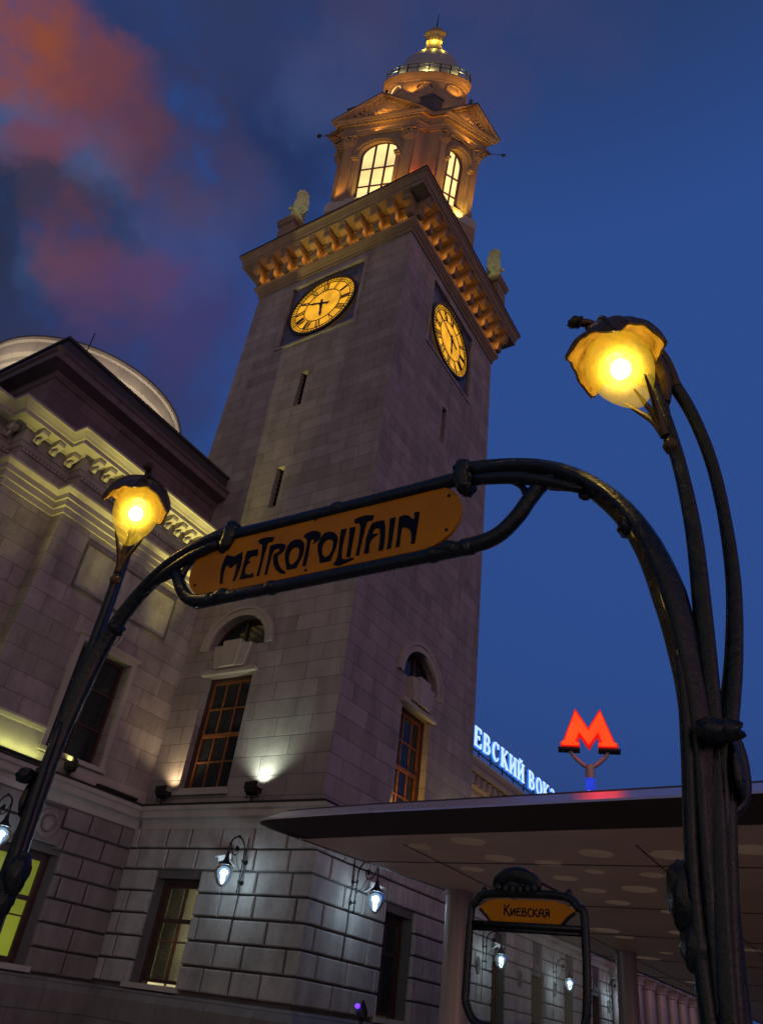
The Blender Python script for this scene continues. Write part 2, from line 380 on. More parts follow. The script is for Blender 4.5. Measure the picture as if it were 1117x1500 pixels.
sky = N(nt, 'ShaderNodeTexSky'); sky.sky_type = 'NISHITA'; sky.sun_disc = False
SUN_EL, SUN_AZ = math.radians(4), math.radians(-35)
sky.sun_elevation = SUN_EL; sky.sun_rotation = PI / 2 - SUN_AZ
sx = N(nt, 'ShaderNodeSeparateXYZ'); L(D, sx.inputs[0])
base = mixc(smooth(sx.outputs[2], .0, .45), (.019, .042, .150), (.022, .058, .215))
base = mixc(smooth(dotn(D, (-.053, .624, .78)), .70, 1.0), base, (.025, .070, .260))
base = mixc(smooth(sx.outputs[2], .80, .97), base, (.020, .042, .130))
nz = N(nt, 'ShaderNodeTexNoise', Scale=8, Detail=9, Roughness=.6, Distortion=0); L(D, nz.inputs['Vector'])
sb = N(nt, 'ShaderNodeVectorMath', operation='SUBTRACT'); L(nz.outputs['Color'], sb.inputs[0]); sb.inputs[1].default_value = (.5, .5, .5)
sc_ = N(nt, 'ShaderNodeVectorMath', operation='SCALE'); L(sb.outputs[0], sc_.inputs[0]); sc_.inputs['Scale'].default_value = .14
wd = N(nt, 'ShaderNodeVectorMath', operation='ADD'); L(D, wd.inputs[0]); L(sc_.outputs[0], wd.inputs[1])
nv = N(nt, 'ShaderNodeVectorMath', operation='NORMALIZE'); L(wd.outputs[0], nv.inputs[0]); WD = nv.outputs[0]
nz2 = N(nt, 'ShaderNodeTexNoise', Scale=11, Detail=8, Roughness=.55, Distortion=0); L(D, nz2.inputs['Vector'])
puff = smooth(nz2.outputs[0], .22, .60)
BLOBS = [((-0.45,0.2089,0.8683),0.97475,0.999943,0.9,(0.0176,0.0319,0.0976)),((-0.4165,0.2997,0.8583),0.97783,0.99995,0.8,(0.016,0.0319,0.1119)),((-0.5632,0.2716,0.7804),0.98468,0.999965,0.65,(0.0273,0.0331,0.0887)),((-0.7325,0.2509,0.6329),0.95485,0.999897,1.0,(0.0144,0.0232,0.0578)),((-0.6376,0.2157,0.7395),0.99294,0.999984,0.9,(0.0273,0.0356,0.0802)),((-0.5918,0.248,0.767),0.99335,0.999985,0.85,(0.0232,0.0296,0.0723)),((-0.697,0.2315,0.6787),0.99075,0.999979,0.85,(0.0194,0.0273,0.0648)),((-0.4257,0.1608,0.8905),0.99224,0.999982,0.4,(0.0452,0.0545,0.1384)),((-0.6734,0.3372,0.6579),0.9796,0.999954,0.5,(0.0382,0.0423,0.1274)),((-0.6263,0.0774,0.7758),0.99627,0.999992,0.8,(0.0545,0.0887,0.2159)),((-0.6377,0.1048,0.7631),0.99797,0.999995,0.8,(0.0482,0.0976,0.2384)),((-0.6036,0.1858,0.7753),0.99823,0.999996,0.9,(0.0545,0.107,0.2623)),((-0.5819,0.3008,0.7556),0.99533,0.999989,0.7,(0.0482,0.0976,0.2705)),((-0.3545,0.2868,0.89),0.99565,0.99999,0.6,(0.0482,0.0802,0.2159)),((-0.6852,0.2436,0.6864),0.99854,0.999997,0.6,(0.0452,0.0802,0.2051)),((-0.5338,0.3108,0.7864),0.9935,0.999985,0.5,(0.0369,0.0723,0.2423)),((-0.5677,0.0552,0.8214),0.99598,0.999991,0.8,(0.162,0.0513,0.0578)),((-0.5648,0.1039,0.8186),0.99685,0.999993,0.85,(0.1812,0.0513,0.0545)),((-0.5637,0.1495,0.8124),0.99689,0.999993,0.8,(0.1441,0.0482,0.0648)),((-0.5701,0.1983,0.7973),0.99761,0.999995,0.75,(0.1274,0.0452,0.0685)),((-0.5546,0.2385,0.7972),0.99692,0.999993,0.5,(0.0931,0.0423,0.0762)),((-0.5213,0.2764,0.8074),0.99556,0.99999,0.4,(0.0648,0.0395,0.0802)),((-0.5098,0.2184,0.8321),0.99671,0.999993,0.35,(0.0578,0.0395,0.0887)),((-0.5881,0.056,0.8069),0.99651,0.999992,0.9,(0.2623,0.0685,0.0319)),((-0.6322,0.1423,0.7616),0.99897,0.999998,0.85,(0.1746,0.0513,0.0762)),((-0.6516,0.1267,0.7479),0.99902,0.999998,0.6,(0.1274,0.0545,0.0887)),((-0.6205,0.0752,0.7806),0.99982,1.0,0.4,(0.1559,0.0612,0.0802)),((-0.6614,0.2382,0.7112),0.9982,0.999996,0.6,(0.1384,0.0482,0.0723)),((-0.6562,0.2679,0.7055),0.99768,0.999995,0.75,(0.1441,0.0482,0.0685)),((-0.6149,0.2997,0.7294),0.99927,0.999998,0.7,(0.162,0.0482,0.0762)),((-0.6387,0.3005,0.7083),0.99679,0.999993,0.55,(0.107,0.0452,0.0887)),((-0.649,0.197,0.7348),0.99836,0.999996,0.4,(0.0976,0.0452,0.0685)),((-0.63,0.3288,0.7035),0.99329,0.999985,0.5,(0.0648,0.0452,0.1384)),((-0.607,0.3732,0.7016),0.98797,0.999973,0.4,(0.0482,0.0452,0.1746)),((-0.2339,0.2736,0.933),0.98053,0.999956,0.5,(0.0578,0.0545,0.1384)),((-0.289,0.2483,0.9246),0.99607,0.999991,0.3,(0.0545,0.0513,0.1274)),((-0.0716,0.3655,0.9281),0.99584,0.999991,0.25,(0.0545,0.0545,0.15))]
for c, a0, a1, k, colr in BLOBS:   # banks of dusk cloud, each a soft patch of the sky dome broken up by noise
    base = mixc(mul(mul(smooth(dotn(WD, c), a0, a1), puff), k), base, colr)
# behind the camera: the last glow of dusk over the city
rear = mixc(smooth(dotn(D, (1, .1, 0)), .0, .8), (.34, .29, .20), (.48, .25, .33))
rear = mixc(smooth(sx.outputs[2], .2, .9), rear, (.06, .065, .13))
base = mixc(smooth(dotn(D, (.62, -.78, 0)), .12, .7), base, rear)
base = mixc(smooth(sx.outputs[2], -.02, -.2), base, (.02, .02, .03))
nsc = N(nt, 'ShaderNodeVectorMath', operation='SCALE'); L(sky.outputs[0], nsc.inputs[0]); nsc.inputs['Scale'].default_value = .0015
fin = N(nt, 'ShaderNodeVectorMath', operation='ADD'); L(base, fin.inputs[0]); L(nsc.outputs[0], fin.inputs[1])
L(fin.outputs[0], bg.inputs[0]); bg.inputs[1].default_value = 1.0
sun = bpy.data.lights.new('sun', 'SUN'); sun.energy = .12; sun.angle = math.radians(25); sun.color = (1, .72, .62)
so = bpy.data.objects.new('sun', sun); COL.objects.link(so)
sd = Vector((math.cos(SUN_EL) * math.cos(SUN_AZ), math.cos(SUN_EL) * math.sin(SUN_AZ), math.sin(SUN_EL)))
so.rotation_euler = sd.to_track_quat('Z', 'Y').to_euler()

gmb = MB(); gmb.add([(-400, -400, 0), (400, -400, 0), (400, 400, 0), (-400, 400, 0)], [(0, 1, 2, 3)])
tag(gmb.build('ground', 'paving'), 'dark paved station square', 'ground', kind='structure')
del bpy.data.objects['ground']['category']; bpy.data.objects['ground']['kind'] = 'structure'
LETTERS = [('M',[[(-3.5326,4.0167),(-3.5449,4.0665),(-3.5598,4.1417),(-3.5565,4.1981),(-3.5469,4.2413),(-3.532,4.253),(-3.4939,4.234),(-3.4632,4.2233),(-3.4336,4.2309),(-3.3937,4.2492),(-3.3766,4.1845),(-3.3736,4.1198),(-3.382,4.0583),(-3.3953,4.014),(-3.4148,4.0138),(-3.4101,4.0481),(-3.4114,4.1116),(-3.4172,4.1608),(-3.4396,4.1454),(-3.4636,4.1262),(-3.4894,4.1451),(-3.5102,4.168),(-3.5225,4.1342),(-3.5209,4.0857),(-3.5065,4.0118)]]),('E',[[(-3.3498,4.0153),(-3.3494,4.0675),(-3.3504,4.1469),(-3.3513,4.2115),(-3.347,4.2431),(-3.2483,4.2392),(-3.2392,4.1993),(-3.2412,4.1813),(-3.2785,4.1893),(-3.3045,4.1813),(-3.3119,4.1668),(-3.3098,4.1504),(-3.2883,4.1459),(-3.2941,4.1352),(-3.3137,4.1329),(-3.3218,4.1092),(-3.3191,4.0693),(-3.3045,4.0492),(-3.2745,4.0355),(-3.2358,4.0425),(-3.2303,4.0106),(-3.2897,4.0129)]]),('T',[[(-3.1993,4.0129),(-3.1973,4.0681),(-3.197,4.1464),(-3.2101,4.2372),(-3.2175,4.2712),(-3.2475,4.2846),(-3.2669,4.3136),(-3.2363,4.3247),(-3.1924,4.3252),(-3.1188,4.3096),(-3.1314,4.2744),(-3.1583,4.2781),(-3.1723,4.265),(-3.1713,4.2285),(-3.1763,4.1658),(-3.1768,4.0873),(-3.179,4.0105)]]),('R',[[(-3.1309,4.0109),(-3.1296,4.0698),(-3.133,4.1643),(-3.1402,4.2417),(-3.0854,4.2454),(-3.0415,4.2394),(-3.0038,4.2229),(-2.9975,4.1898),(-3.0107,4.1653),(-3.0288,4.1535),(-3.0505,4.1465),(-3.0403,4.1054),(-3.0224,4.067),(-2.9891,4.0258),(-2.9506,3.9955),(-2.95,3.9826),(-2.9889,3.9918),(-3.0349,4.0275),(-3.0681,4.0764),(-3.084,4.1224),(-3.0883,4.1625),(-3.0743,4.1674),(-3.0468,4.1755),(-3.0425,4.1919),(-3.0669,4.2053),(-3.0913,4.2012),(-3.1041,4.1778),(-3.1064,4.1272),(-3.1096,4.058),(-3.1078,4.0094)]]),('O',[[(-2.9429,4.0104),(-2.9535,4.0413),(-2.9764,4.0919),(-2.9875,4.1485),(-2.9821,4.2022),(-2.9568,4.236),(-2.9174,4.2451),(-2.8734,4.2326),(-2.8413,4.1978),(-2.8297,4.1525),(-2.8317,4.0993),(-2.8463,4.0568),(-2.8632,4.0077),(-2.9035,4.0085)],[(-2.9335,4.0599),(-2.9484,4.109),(-2.946,4.155),(-2.9267,4.178),(-2.9026,4.1804),(-2.8767,4.1668),(-2.8643,4.137),(-2.8643,4.0834),(-2.8825,4.0569),(-2.9067,4.0392)]]),('P',[[(-2.8146,4.0112),(-2.8121,4.0647),(-2.8128,4.141),(-2.8159,4.2115),(-2.8375,4.2361),(-2.8557,4.2561),(-2.8336,4.2747),(-2.7944,4.2812),(-2.7528,4.2752),(-2.7208,4.2558),(-2.7092,4.2257),(-2.7168,4.1964),(-2.7451,4.1797),(-2.7638,4.174),(-2.756,4.1938),(-2.7636,4.2111),(-2.7804,4.215),(-2.7888,4.1975),(-2.7851,4.1426),(-2.7839,4.0814),(-2.7879,4.0087)]]),('O',[[(-2.6728,4.0066),(-2.6843,4.0446),(-2.7077,4.1022),(-2.7191,4.158),(-2.7082,4.2017),(-2.6839,4.2387),(-2.6454,4.2428),(-2.6034,4.2273),(-2.5747,4.1975),(-2.5617,4.1602),(-2.5645,4.1005),(-2.5782,4.0515),(-2.5921,4.0044),(-2.6303,4.0051)],[(-2.6663,4.0706),(-2.6798,4.1187),(-2.6754,4.1558),(-2.6564,4.1782),(-2.6297,4.1812),(-2.6035,4.166),(-2.5919,4.1368),(-2.592,4.0842),(-2.6085,4.0506),(-2.6372,4.0405)]]),('L',[[(-2.5472,4.237),(-2.5043,4.2328),(-2.5101,4.1785),(-2.5134,4.1115),(-2.5119,4.0518),(-2.5051,4.0137),(-2.4928,3.9951),(-2.4547,3.9885),(-2.4265,3.9954),(-2.406,3.9817),(-2.43,3.9724),(-2.4794,3.9613),(-2.5152,3.9543),(-2.5466,3.9629),(-2.5623,3.9749),(-2.5479,3.99),(-2.5385,4.0209),(-2.5409,4.0878),(-2.5456,4.164)]]),('I',[[(-2.4799,4.2323),(-2.4358,4.2308),(-2.4369,4.1688),(-2.4392,4.0799),(-2.4411,4.0036),(-2.4688,4.0059),(-2.469,4.0718),(-2.4706,4.1466)]]),('T',[[(-2.3972,4.0036),(-2.3922,4.0767),(-2.3917,4.1657),(-2.3963,4.2272),(-2.4094,4.2534),(-2.4443,4.2597),(-2.4533,4.2913),(-2.4171,4.3016),(-2.3649,4.3038),(-2.3032,4.2881),(-2.3121,4.2483),(-2.3354,4.2564),(-2.3519,4.243),(-2.3594,4.1955),(-2.3665,4.1225),(-2.372,4.0649),(-2.3729,4.0019)]]),('A',[[(-2.3373,4.005),(-2.3344,4.0564),(-2.3362,4.1154),(-2.3266,4.1726),(-2.3092,4.2286),(-2.2803,4.2305),(-2.2222,4.2295),(-2.2081,4.1886),(-2.1999,4.1276),(-2.196,4.0612),(-2.1983,4.001),(-2.2302,4.003),(-2.2292,4.0616),(-2.2324,4.1206),(-2.2419,4.1634),(-2.2587,4.1809),(-2.2803,4.1802),(-2.2958,4.1615),(-2.2935,4.1461),(-2.2815,4.1381),(-2.2486,4.134),(-2.2715,4.1188),(-2.2975,4.0991),(-2.3068,4.0647),(-2.301,4.0021)]]),('I',[[(-2.1758,4.2314),(-2.1364,4.229),(-2.1398,4.1424),(-2.1411,4.0702),(-2.1428,4.0014),(-2.1706,4.0019),(-2.168,4.062),(-2.1725,4.1504)]]),('N',[[(-2.1083,4.0007),(-2.1055,4.0619),(-2.1073,4.1346),(-2.1094,4.2273),(-2.0662,4.2297),(-2.0405,4.2172),(-2.0057,4.1826),(-1.9973,4.1805),(-2.0005,4.2314),(-1.9661,4.2299),(-1.9684,4.1515),(-1.9732,4.0666),(-1.9765,4.0019),(-1.9998,4.0009),(-2.0019,4.0521),(-2.0136,4.0976),(-2.0371,4.1249),(-2.0665,4.1415),(-2.0796,4.1352),(-2.0842,4.0856),(-2.0824,4.0013)]])]
# ================================================================== CLOCK TOWER
X0, Y0, TW = -11.9, 16.08, 8.7
TX, TY = X0 - TW / 2, Y0 + TW / 2
FA = Fr((TX, Y0, 0), (1, 0, 0), (0, -1, 0)); FB = Fr((X0, TY, 0), (0, 1, 0), (1, 0, 0))
FC = Fr((TX, Y0 + TW, 0), (-1, 0, 0), (0, 1, 0)); FD = Fr((X0 - TW, TY, 0), (0, -1, 0), (-1, 0, 0))
H = TW / 2
tower = thing('clock_tower', 'tall square stone clock tower with lit clock dials, gold-lit cornice and domed belfry', 'tower', (TX, TY, 0))
OR = (1, .43, .05); YE = (1, .72, .20)
def sq(cx, cy, h): return [(cx - h, cy - h), (cx + h, cy - h), (cx + h, cy + h), (cx - h, cy + h)]
AW = 1.18  # lunette half width
def rows(F, holes, u0, u1, z0, z1, d=.12, rh=.54, bw=1.12, ends=(0, 0), top=5.6, gap=.05):
    """rusticated courses of chamfered blocks, cut round the openings"""
    mb = MB(); k = 0; z = z1
    while z > z0 + .1:
        zb = max(z0, z - rh); off = (k % 2) * bw / 2 + random.uniform(-.08, .08); x = u0
        cuts = [u0]; q = u0 + off + (.35 if k % 2 == 0 else 0)
        while q < u1 - .3:
            if q > u0 + .3: cuts.append(q)
            q += bw * random.choice((1, 1, 1.15, .8))
        cuts.append(u1)
        for a, b in zip(cuts, cuts[1:]):
            segs = [(a, b)]
            for h in holes:
                if h[2] < z - .05 and h[3] > zb + .05:
                    ns = []
                    for s0, s1 in segs:
                        if h[1] <= s0 or h[0] >= s1: ns.append((s0, s1)); continue
                        if s0 < h[0]: ns.append((s0, h[0]))
                        if s1 > h[1]: ns.append((h[1], s1))
                    segs = ns
            for s0, s1 in segs:
                if s1 - s0 < .06: continue
                e0 = gap / 2 if s0 > u0 + .01 else 0; e1 = gap / 2 if s1 < u1 - .01 else 0
                ends_ = (0 if (s0 <= u0 + .01 and ends[0]) else 1, 0 if (s1 >= u1 - .01 and ends[1]) else 1)
                mb.box(F, s0 + e0, s1 - e1, zb + gap / 2, z - gap / 2, .003, d + random.uniform(-.004, .004), .028, ends_)
        z -= rh; k += 1
    return mb
TALL = (-.95, .95, 6.62, 10.2); LUN = (-AW, AW, 11.15, 12.3); GR = (-.83, .83, 1.84, 4.32)
SL1 = (-.18, .18, 21.8, 23.75); SL2 = (-.18, .18, 16.7, 18.6); CK = (-2.05, 2.05, 26.0, 30.1)
up = MB()
for F in (FA, FB):
    up.wall(F, -H, H, 5.6, 31.5, 0, (TALL, LUN, SL1, SL2, CK), .42)
    # spandrels that close the rectangular cut down to the half-round lunette
    a = arc(0, 11.15, AW, PI, 0, 20, 1.1)
    up.poly(F, [(-AW, 12.3), (-AW, 11.15)][:1] + [(x, z) for x, z in a] + [(AW, 12.3)], -.4, 0)
for F in (FC, FD): up.wall(F, -H, H, 0, 33.5)
up.build('shaft_wall', 'shaft', tower)
lo = MB()
for F in (FA, FB): lo.wall(F, -H, H, 0, 5.6, 0, (GR,), .55)
lo.build('base_core', 'groove', tower)
r1 = rows(FA, (GR,), -2.2 + .02, H + .12, 1.75, 5.6, ends=(0, 1)); r1.build('rusticated_base', 'rustic', tower)
r2 = rows(FB, (GR,), -H, H, 1.75, 5.6, ends=(1, 0)); r2.build('rusticated_base', 'rustic', tower)
MB().sweep([(-18.45 + .36, Y0), (X0, Y0), (X0, Y0 + TW)], [(0, 0), (.38, 0), (.38, .62), (.34, .66), (.34, 1.5), (.26, 1.62), (.18, 1.72), (.0, 1.76)]).build('plinth', 'plinth', tower)
SC = [(0, 5.52), (.13, 5.56), (.15, 5.7), (.2, 5.78), (.3, 5.84), (.3, 6.0), (.36, 6.04), (.36, 6.14), (.33, 6.19), (0, 6.27)]
MB().sweep([(-18.45 + .36, Y0), (X0, Y0), (X0, Y0 + TW)], SC).build('stringcourse', 'trim', tower)
lead = [(.10, 6.262), (.335, 6.212), (.385, 6.19), (.385, 6.15), (.365, 6.15)]
MB().sweep([(-18.45 + .40, Y0), (X0, Y0), (X0, Y0 + TW)], lead, cap=False).build('ledge_flashing', 'iron', tower)

def sash(F, u0, u1, z0, z1, d, parent, cols, zbars, mat='wood', gmat='glass', fw=.075, name='window'):
    fr = MB(); t = .07
    fr.box(F, u0, u0 + fw, z0, z1, d, d + t); fr.box(F, u1 - fw, u1, z0, z1, d, d + t)
    fr.box(F, u0 + fw, u1 - fw, z0, z0 + fw, d, d + t); fr.box(F, u0 + fw, u1 - fw, z1 - fw, z1, d, d + t)
    for zb, wd_ in zbars: fr.box(F, u0 + fw, u1 - fw, zb - wd_ / 2, zb + wd_ / 2, d + .002, d + t + (.02 if wd_ > .06 else -.01))
    for i in range(1, cols):
        u = u0 + (u1 - u0) * i / cols; fr.box(F, u - .028, u + .028, z0 + fw, z1 - fw, d + .004, d + t - .014)
    f = fr.build(name, mat, parent)
    g = MB(); g.box(F, u0 + .02, u1 - .02, z0 + .02, z1 - .02, d + .012, d + .02); g.build('pane', gmat, f)
    return f
def room(F, u0, u1, z0, z1, d, parent, mat, extra=None, depth=1.4):
    mb = MB(); b = d - depth
    mb.box(F, u0 - 1.6, u1 + .3, z0 - .6, z1 + 1.2, b - .05, b); mb.box(F, u0 - 1.65, u0 - 1.601, z0 - .6, z1 + 1.2, b, d - .2); mb.box(F, u0 - 1.6, u1 + .3, z1 + 1.2, z1 + 1.25, b, d - .2)
    return mb.build('lit_room', mat, parent)
M['winglass'] = shell_glass('clear_window_glass', (.92, .93, .9), (.3, .3, .2), .0, .985)
for F, gnd in ((FA, 'A'), (FB, 'B')):
    # tall window
    sash(F, -.83, .83, 6.74, 10.1, -.34, tower, 3, ((7.55, .045), (8.35, .11), (9.2, .045)))
    fr = MB()
    for s in (-1, 1): fr.box(F, min(s * .95, s * .83), max(s * .95, s * .83), 6.62, 10.2, -.4, -.22)
    fr.box(F, -.83, .83, 10.1, 10.2, -.4, -.22); fr.build('window_frame', 'darkwood', tower)
    sb_ = MB(); sb_.box(F, -1.05, 1.05, 6.50, 6.61, .0, .12); sb_.box(F, -.94, .94, 6.60, 6.72, -.4, .003); sb_.build('window_sill', 'trim', tower)
    # lintel and keystone
    ks = MB()
    ks.box(F, -1.12, 1.12, 10.205, 10.30, .0, .16); ks.box(F, -1.02, 1.02, 10.302, 10.40, .0, .10)
    for a, b, t_, dd in ((-.30, .30, .0, .26), (-.62, -.31, .0, .2), (.31, .62, .0, .2)):
        ks.poly(F, [(a, 10.402), (b, 10.402), (b * 1.22 if b > 0 else b * 1.1, 11.28 - abs(a + b) * .14), (a * 1.22 if a < 0 else a * 1.1, 11.28 - abs(a + b) * .14)], .0, dd)
    ks.build('keystone', 'trim', tower)
    # lunette
    al = MB(); oa = arc(0, 11.15, 1.5, 0, PI, 28, 1.42); ia = arc(0, 11.15, AW, PI, 0, 28, 1.1)
    al.poly(F, oa + ia, .0, .085); oa2 = arc(0, 11.15, 1.5, 0, PI, 28, 1.42); ia2 = arc(0, 11.15, 1.4, PI, 0, 28, 1.32)
    al.poly(F, oa2 + ia2, .086, .13); al.build('archivolt', 'trim', tower)
    ln = MB(); ln.poly(F, arc(0, 11.15, AW, 0, PI, 24, 1.1), -.33, -.32)
    lnf = MB(); lnf.box(F, -AW, AW, 11.15, 11.23, -.318, -.24); lnf.box(F, -.04, .04, 11.24, 12.2, -.316, -.25)
    lnf.poly(F, arc(0, 11.15, AW, 0, PI, 24, 1.1) + arc(0, 11.15, AW - .08, PI, 0, 24, 1.02), -.316, -.245)
    lw = lnf.build('lunette_window', 'darkwood', tower); ln.build('pane', 'glass', lw)
    for i, q in enumerate((SL1, SL2)):
        s_ = MB(); s_.box(F, q[0], q[1], q[2], q[3], -.41, -.40)
        lou = MB()
        for k in range(9):
            z = q[2] + .12 + k * (q[3] - q[2] - .2) / 8; lou.box(F, q[0] + .002, q[1] - .14, z, z + .1, -.3, -.2)
        lou.box(F, q[0] + .012, q[0] + .032, q[2] + .05, q[3] - .03, -.31, -.29)
        so_ = s_.build('slit_window', 'recess', tower); lou.build('louvre', 'iron', so_)
    # clock
    cs = MB(); cs.poly(F, [[(-2.05, 26), (2.05, 26), (2.05, 30.1), (-2.05, 30.1)]], -.14, -.10); cs.build('clock_surround', 'mosaic', tower)
    cf = MB(); cf.poly(F, [[(-2.17, 25.88), (2.17, 25.88), (2.17, 30.22), (-2.17, 30.22)], [(-2.05, 26), (-2.05, 30.1), (2.05, 30.1), (2.05, 26)]], .0, .06); cf.build('clock_frame', 'rustic', tower)
    cz = 28.02; dial = MB(); dial.poly(F, arc(0, cz, 1.74, 0, 2 * PI - PI / 32, 63), -.09, -.05)
    dk = dial.build('clock_face', 'dial', tower)
    tr = MB()
    def ring(r0, r1, d1): tr.poly(F, [arc(0, cz, r1, 0, 2 * PI - PI / 36, 71), arc(0, cz, r0, 2 * PI - PI / 36, 0, 71)], -.048, d1)
    ring(1.72, 1.86, .03); ring(1.465, 1.495, -.02); ring(.965, 1.0, -.021); ring(1.6, 1.612, -.0205)
    def P2(r, th): return (r * math.sin(th), cz + r * math.cos(th))
    for m_ in range(60):
        th = m_ * PI / 30; tr.ribbon(F, [P2(1.5, th), P2(1.72, th)], .05 if m_ % 5 == 0 else .014, -.047, -.024 - (m_ % 3) * .0005)
    NUM = ['XII', 'I', 'II', 'III', 'IIII', 'V', 'VI', 'VII', 'VIII', 'IX', 'X', 'XI']
    wdt = {'I': .085, 'V': .2, 'X': .2}
    for h, s in enumerate(NUM):
        th = h * PI / 6; tot = sum(wdt[c] for c in s); pos = -tot / 2; up_ = (math.sin(th), math.cos(th)); rt = (math.cos(th), -math.sin(th))
        def Q(x, r): return (up_[0] * r + rt[0] * x, cz + up_[1] * r + rt[1] * x)
        for ci, c in enumerate(s):
            x = pos + wdt[c] / 2; e = -.0225 - ci * .0006
            if c == 'I': tr.ribbon(F, [Q(x, 1.02), Q(x, 1.45)], .042, -.047, e)
            elif c == 'V': tr.ribbon(F, [Q(x - .075, 1.45), Q(x, 1.02)], .045, -.047, e); tr.ribbon(F, [Q(x + .075, 1.45), Q(x, 1.02)], .018, -.047, e - .0002)
            else: tr.ribbon(F, [Q(x - .08, 1.45), Q(x + .08, 1.02)], .045, -.047, e); tr.ribbon(F, [Q(x + .08, 1.45), Q(x - .08, 1.02)], .018, -.047, e - .0002)
            pos += wdt[c]
    tr.build('dial_tracery', 'iron', dk)
    for nm, th, ln_, wds, e in (('hour_hand', math.radians(175), .86, [.10, .15, .07, .16, .03], .05), ('minute_hand', math.radians(290), 1.42, [.09, .10, .05, .06, .02], .08)):
        hm = MB(); pts = [(-.42, 0), (0, 0)]; k = [P2(ln_ * t, th) for t in (-.3, 0, .3, .62, .75, 1)]
        hm.ribbon(F, k, [.13 if nm[0] == 'm' else .05] + wds, e - .02, e)
        for t, r_ in ((0, .13), (-.3, .09), (.66 if nm[0] == 'h' else .33, .1)):
            c_ = P2(ln_ * t, th); hm.poly(F, [(c_[0] + r_ * math.cos(a_ * PI / 4) * (1 if a_ % 2 else .6), c_[1] + r_ * math.sin(a_ * PI / 4) * (1 if a_ % 2 else .6)) for a_ in range(8)], e - .021, e + .003)
        hm.build(nm, 'iron', dk)
    # ground floor window
    f = sash(F, -.72, .72, 1.94, 4.22, -.42, tower, 2, ((3.35, .10),), 'darkwood', 'winglass' if gnd == 'A' else 'glass', .08)
    if gnd == 'A':
        x = MB(); x.box(F, .0, .035, 2.02, 3.3, -.415, -.36); x.box(F, -.64, .64, 2.85, 2.89, -.416, -.365); x.build('glazing_bar', 'wood', f)
        room(F, -.9, .9, 1.9, 4.3, -.45, tower, 'roomwarm', depth=1.3)
        cu = MB()
        for k in range(14): cu.box(F, -.70 + k * .028, -.70 + k * .028 + .024, 2.0, 4.2, -.58 - (k % 2) * .03, -.56 - (k % 2) * .03)
        cu.build('curtain', 'trim', tower)
        sc1 = MB(); sc1.box(F, .22, .42, 2.0, 2.5, -.7, -.68); sc1.box(F, .18, .2201, 2.1, 2.35, -.7, -.685); sc1.build('screen', 'screen', tower)
        gs = MB(); gs.box(F, .1, .6, 3.02, 3.10, -.9, -.88); gs.box(F, .1, .6, 3.16, 3.2, -.9, -.88); gs.build('lit_sign', 'roomgold', tower)
        rp = MB(); rp.box(F, -.32, -.28, 1.9, 4.3, -.74, -.7); rp.box(F, .1, .5, 1.9, 2.4, -.95, -.9); rp.build('partition', 'darkwood', tower)
    rv = MB()
    for s in (-1, 1): rv.box(F, min(s * .83, s * .72), max(s * .83, s * .72), 1.84, 4.32, -.5, -.3)
    rv.box(F, -.72, .72, 4.22, 4.32, -.5, -.3); rv.build('window_frame', 'darkwood', tower)
    sl = MB(); sl.box(F, -.95, .95, 1.7605, 1.88, -.5, .2); sl.build('window_sill', 'trim', tower)

# main cornice
TP = sq(TX, TY, H)
MB().sweep(TP, [(0, 30.72), (.06, 30.72), (.06, 30.92), (.12, 30.96), (.12, 31.02), (.26, 31.2), (.28, 31.32), (.28, 31.4), (.08, 31.46), (.08, 32.42), (.2, 32.46), (.2, 32.6), (.92, 32.6), (.92, 32.86), (.96, 32.88), (.98, 33.0), (1.06, 33.22), (1.12, 33.26), (1.12, 33.38)], True).build('cornice', 'belfry', tower)
MB().sweep(TP, [(1.13, 33.385), (1.16, 33.42), (1.14, 33.47), (-1.2, 34.0)], True).build('cornice_flashing', 'iron', tower)
mbm = MB(); mbm.box(Fr((TX, TY, 0), (1, 0, 0), (0, -1, 0)), -H + 1, H - 1, 33.6, 34.3, -H + 1, H - 1); mbm.build('cornice_roof', 'roof', tower)
for F in (FA, FB, FC, FD):
    ds = MB(); ds.box(F, -H - .05, H + .15, 31.562, 31.58, .082, .15); k = -H - .05
    while k < H + .1: ds.box(F, k, k + .1, 31.47, 31.56, .08, .17); k += .19
    ds.build('dentil_band', 'belfry', tower)
    for i in range(11):
        u = -H - .02 + i * (2 * H + .04) / 10
        if F in (FC, FD) and i in (0, 10): continue
        m_ = MB(); w2 = .165
        prof = [(.08, 31.5), (.40, 31.5), (.46, 31.56), (.46, 31.98), (.52, 32.04), (.78, 32.06), (.83, 32.12), (.83, 32.46), (.87, 32.47), (.87, 32.598), (.08, 32.598)]
        vs = [F.p(u + s * w2, z, d) for s in (-1, 1) for d, z in prof]; n = len(prof)
        tri = tessellate_polygon([[Vector((d, z, 0)) for d, z in prof]])
        m_.add(vs, [tuple(t) for t in tri] + [tuple(q + n for q in t) for t in tri] + [(a, (a + 1) % n, (a + 1) % n + n, a + n) for a in range(n)])
        m_.build('modillion', 'belfry', tower)
    if F in (FA, FB):
        for i in range(10):
            u = -H - .02 + (i + .5) * (2 * H + .04) / 10
            light('bracket_light', 'POINT', F.p(u, 31.74, .42), 5.5, OR, tower, .05)
    # sunk coffers between the brackets
    for i in range(10):
        cf = MB(); u = -H - .02 + (i + .5) * (2 * H + .04) / 10
        cf.poly(F, [[(u - .24, 31.72), (u + .24, 31.72), (u + .24, 32.3), (u - .24, 32.3)], [(u - .17, 31.79), (u - .17, 32.23), (u + .17, 32.23), (u + .17, 31.79)]], .08, .13)
        cf.build('frieze_panel', 'belfry', tower)

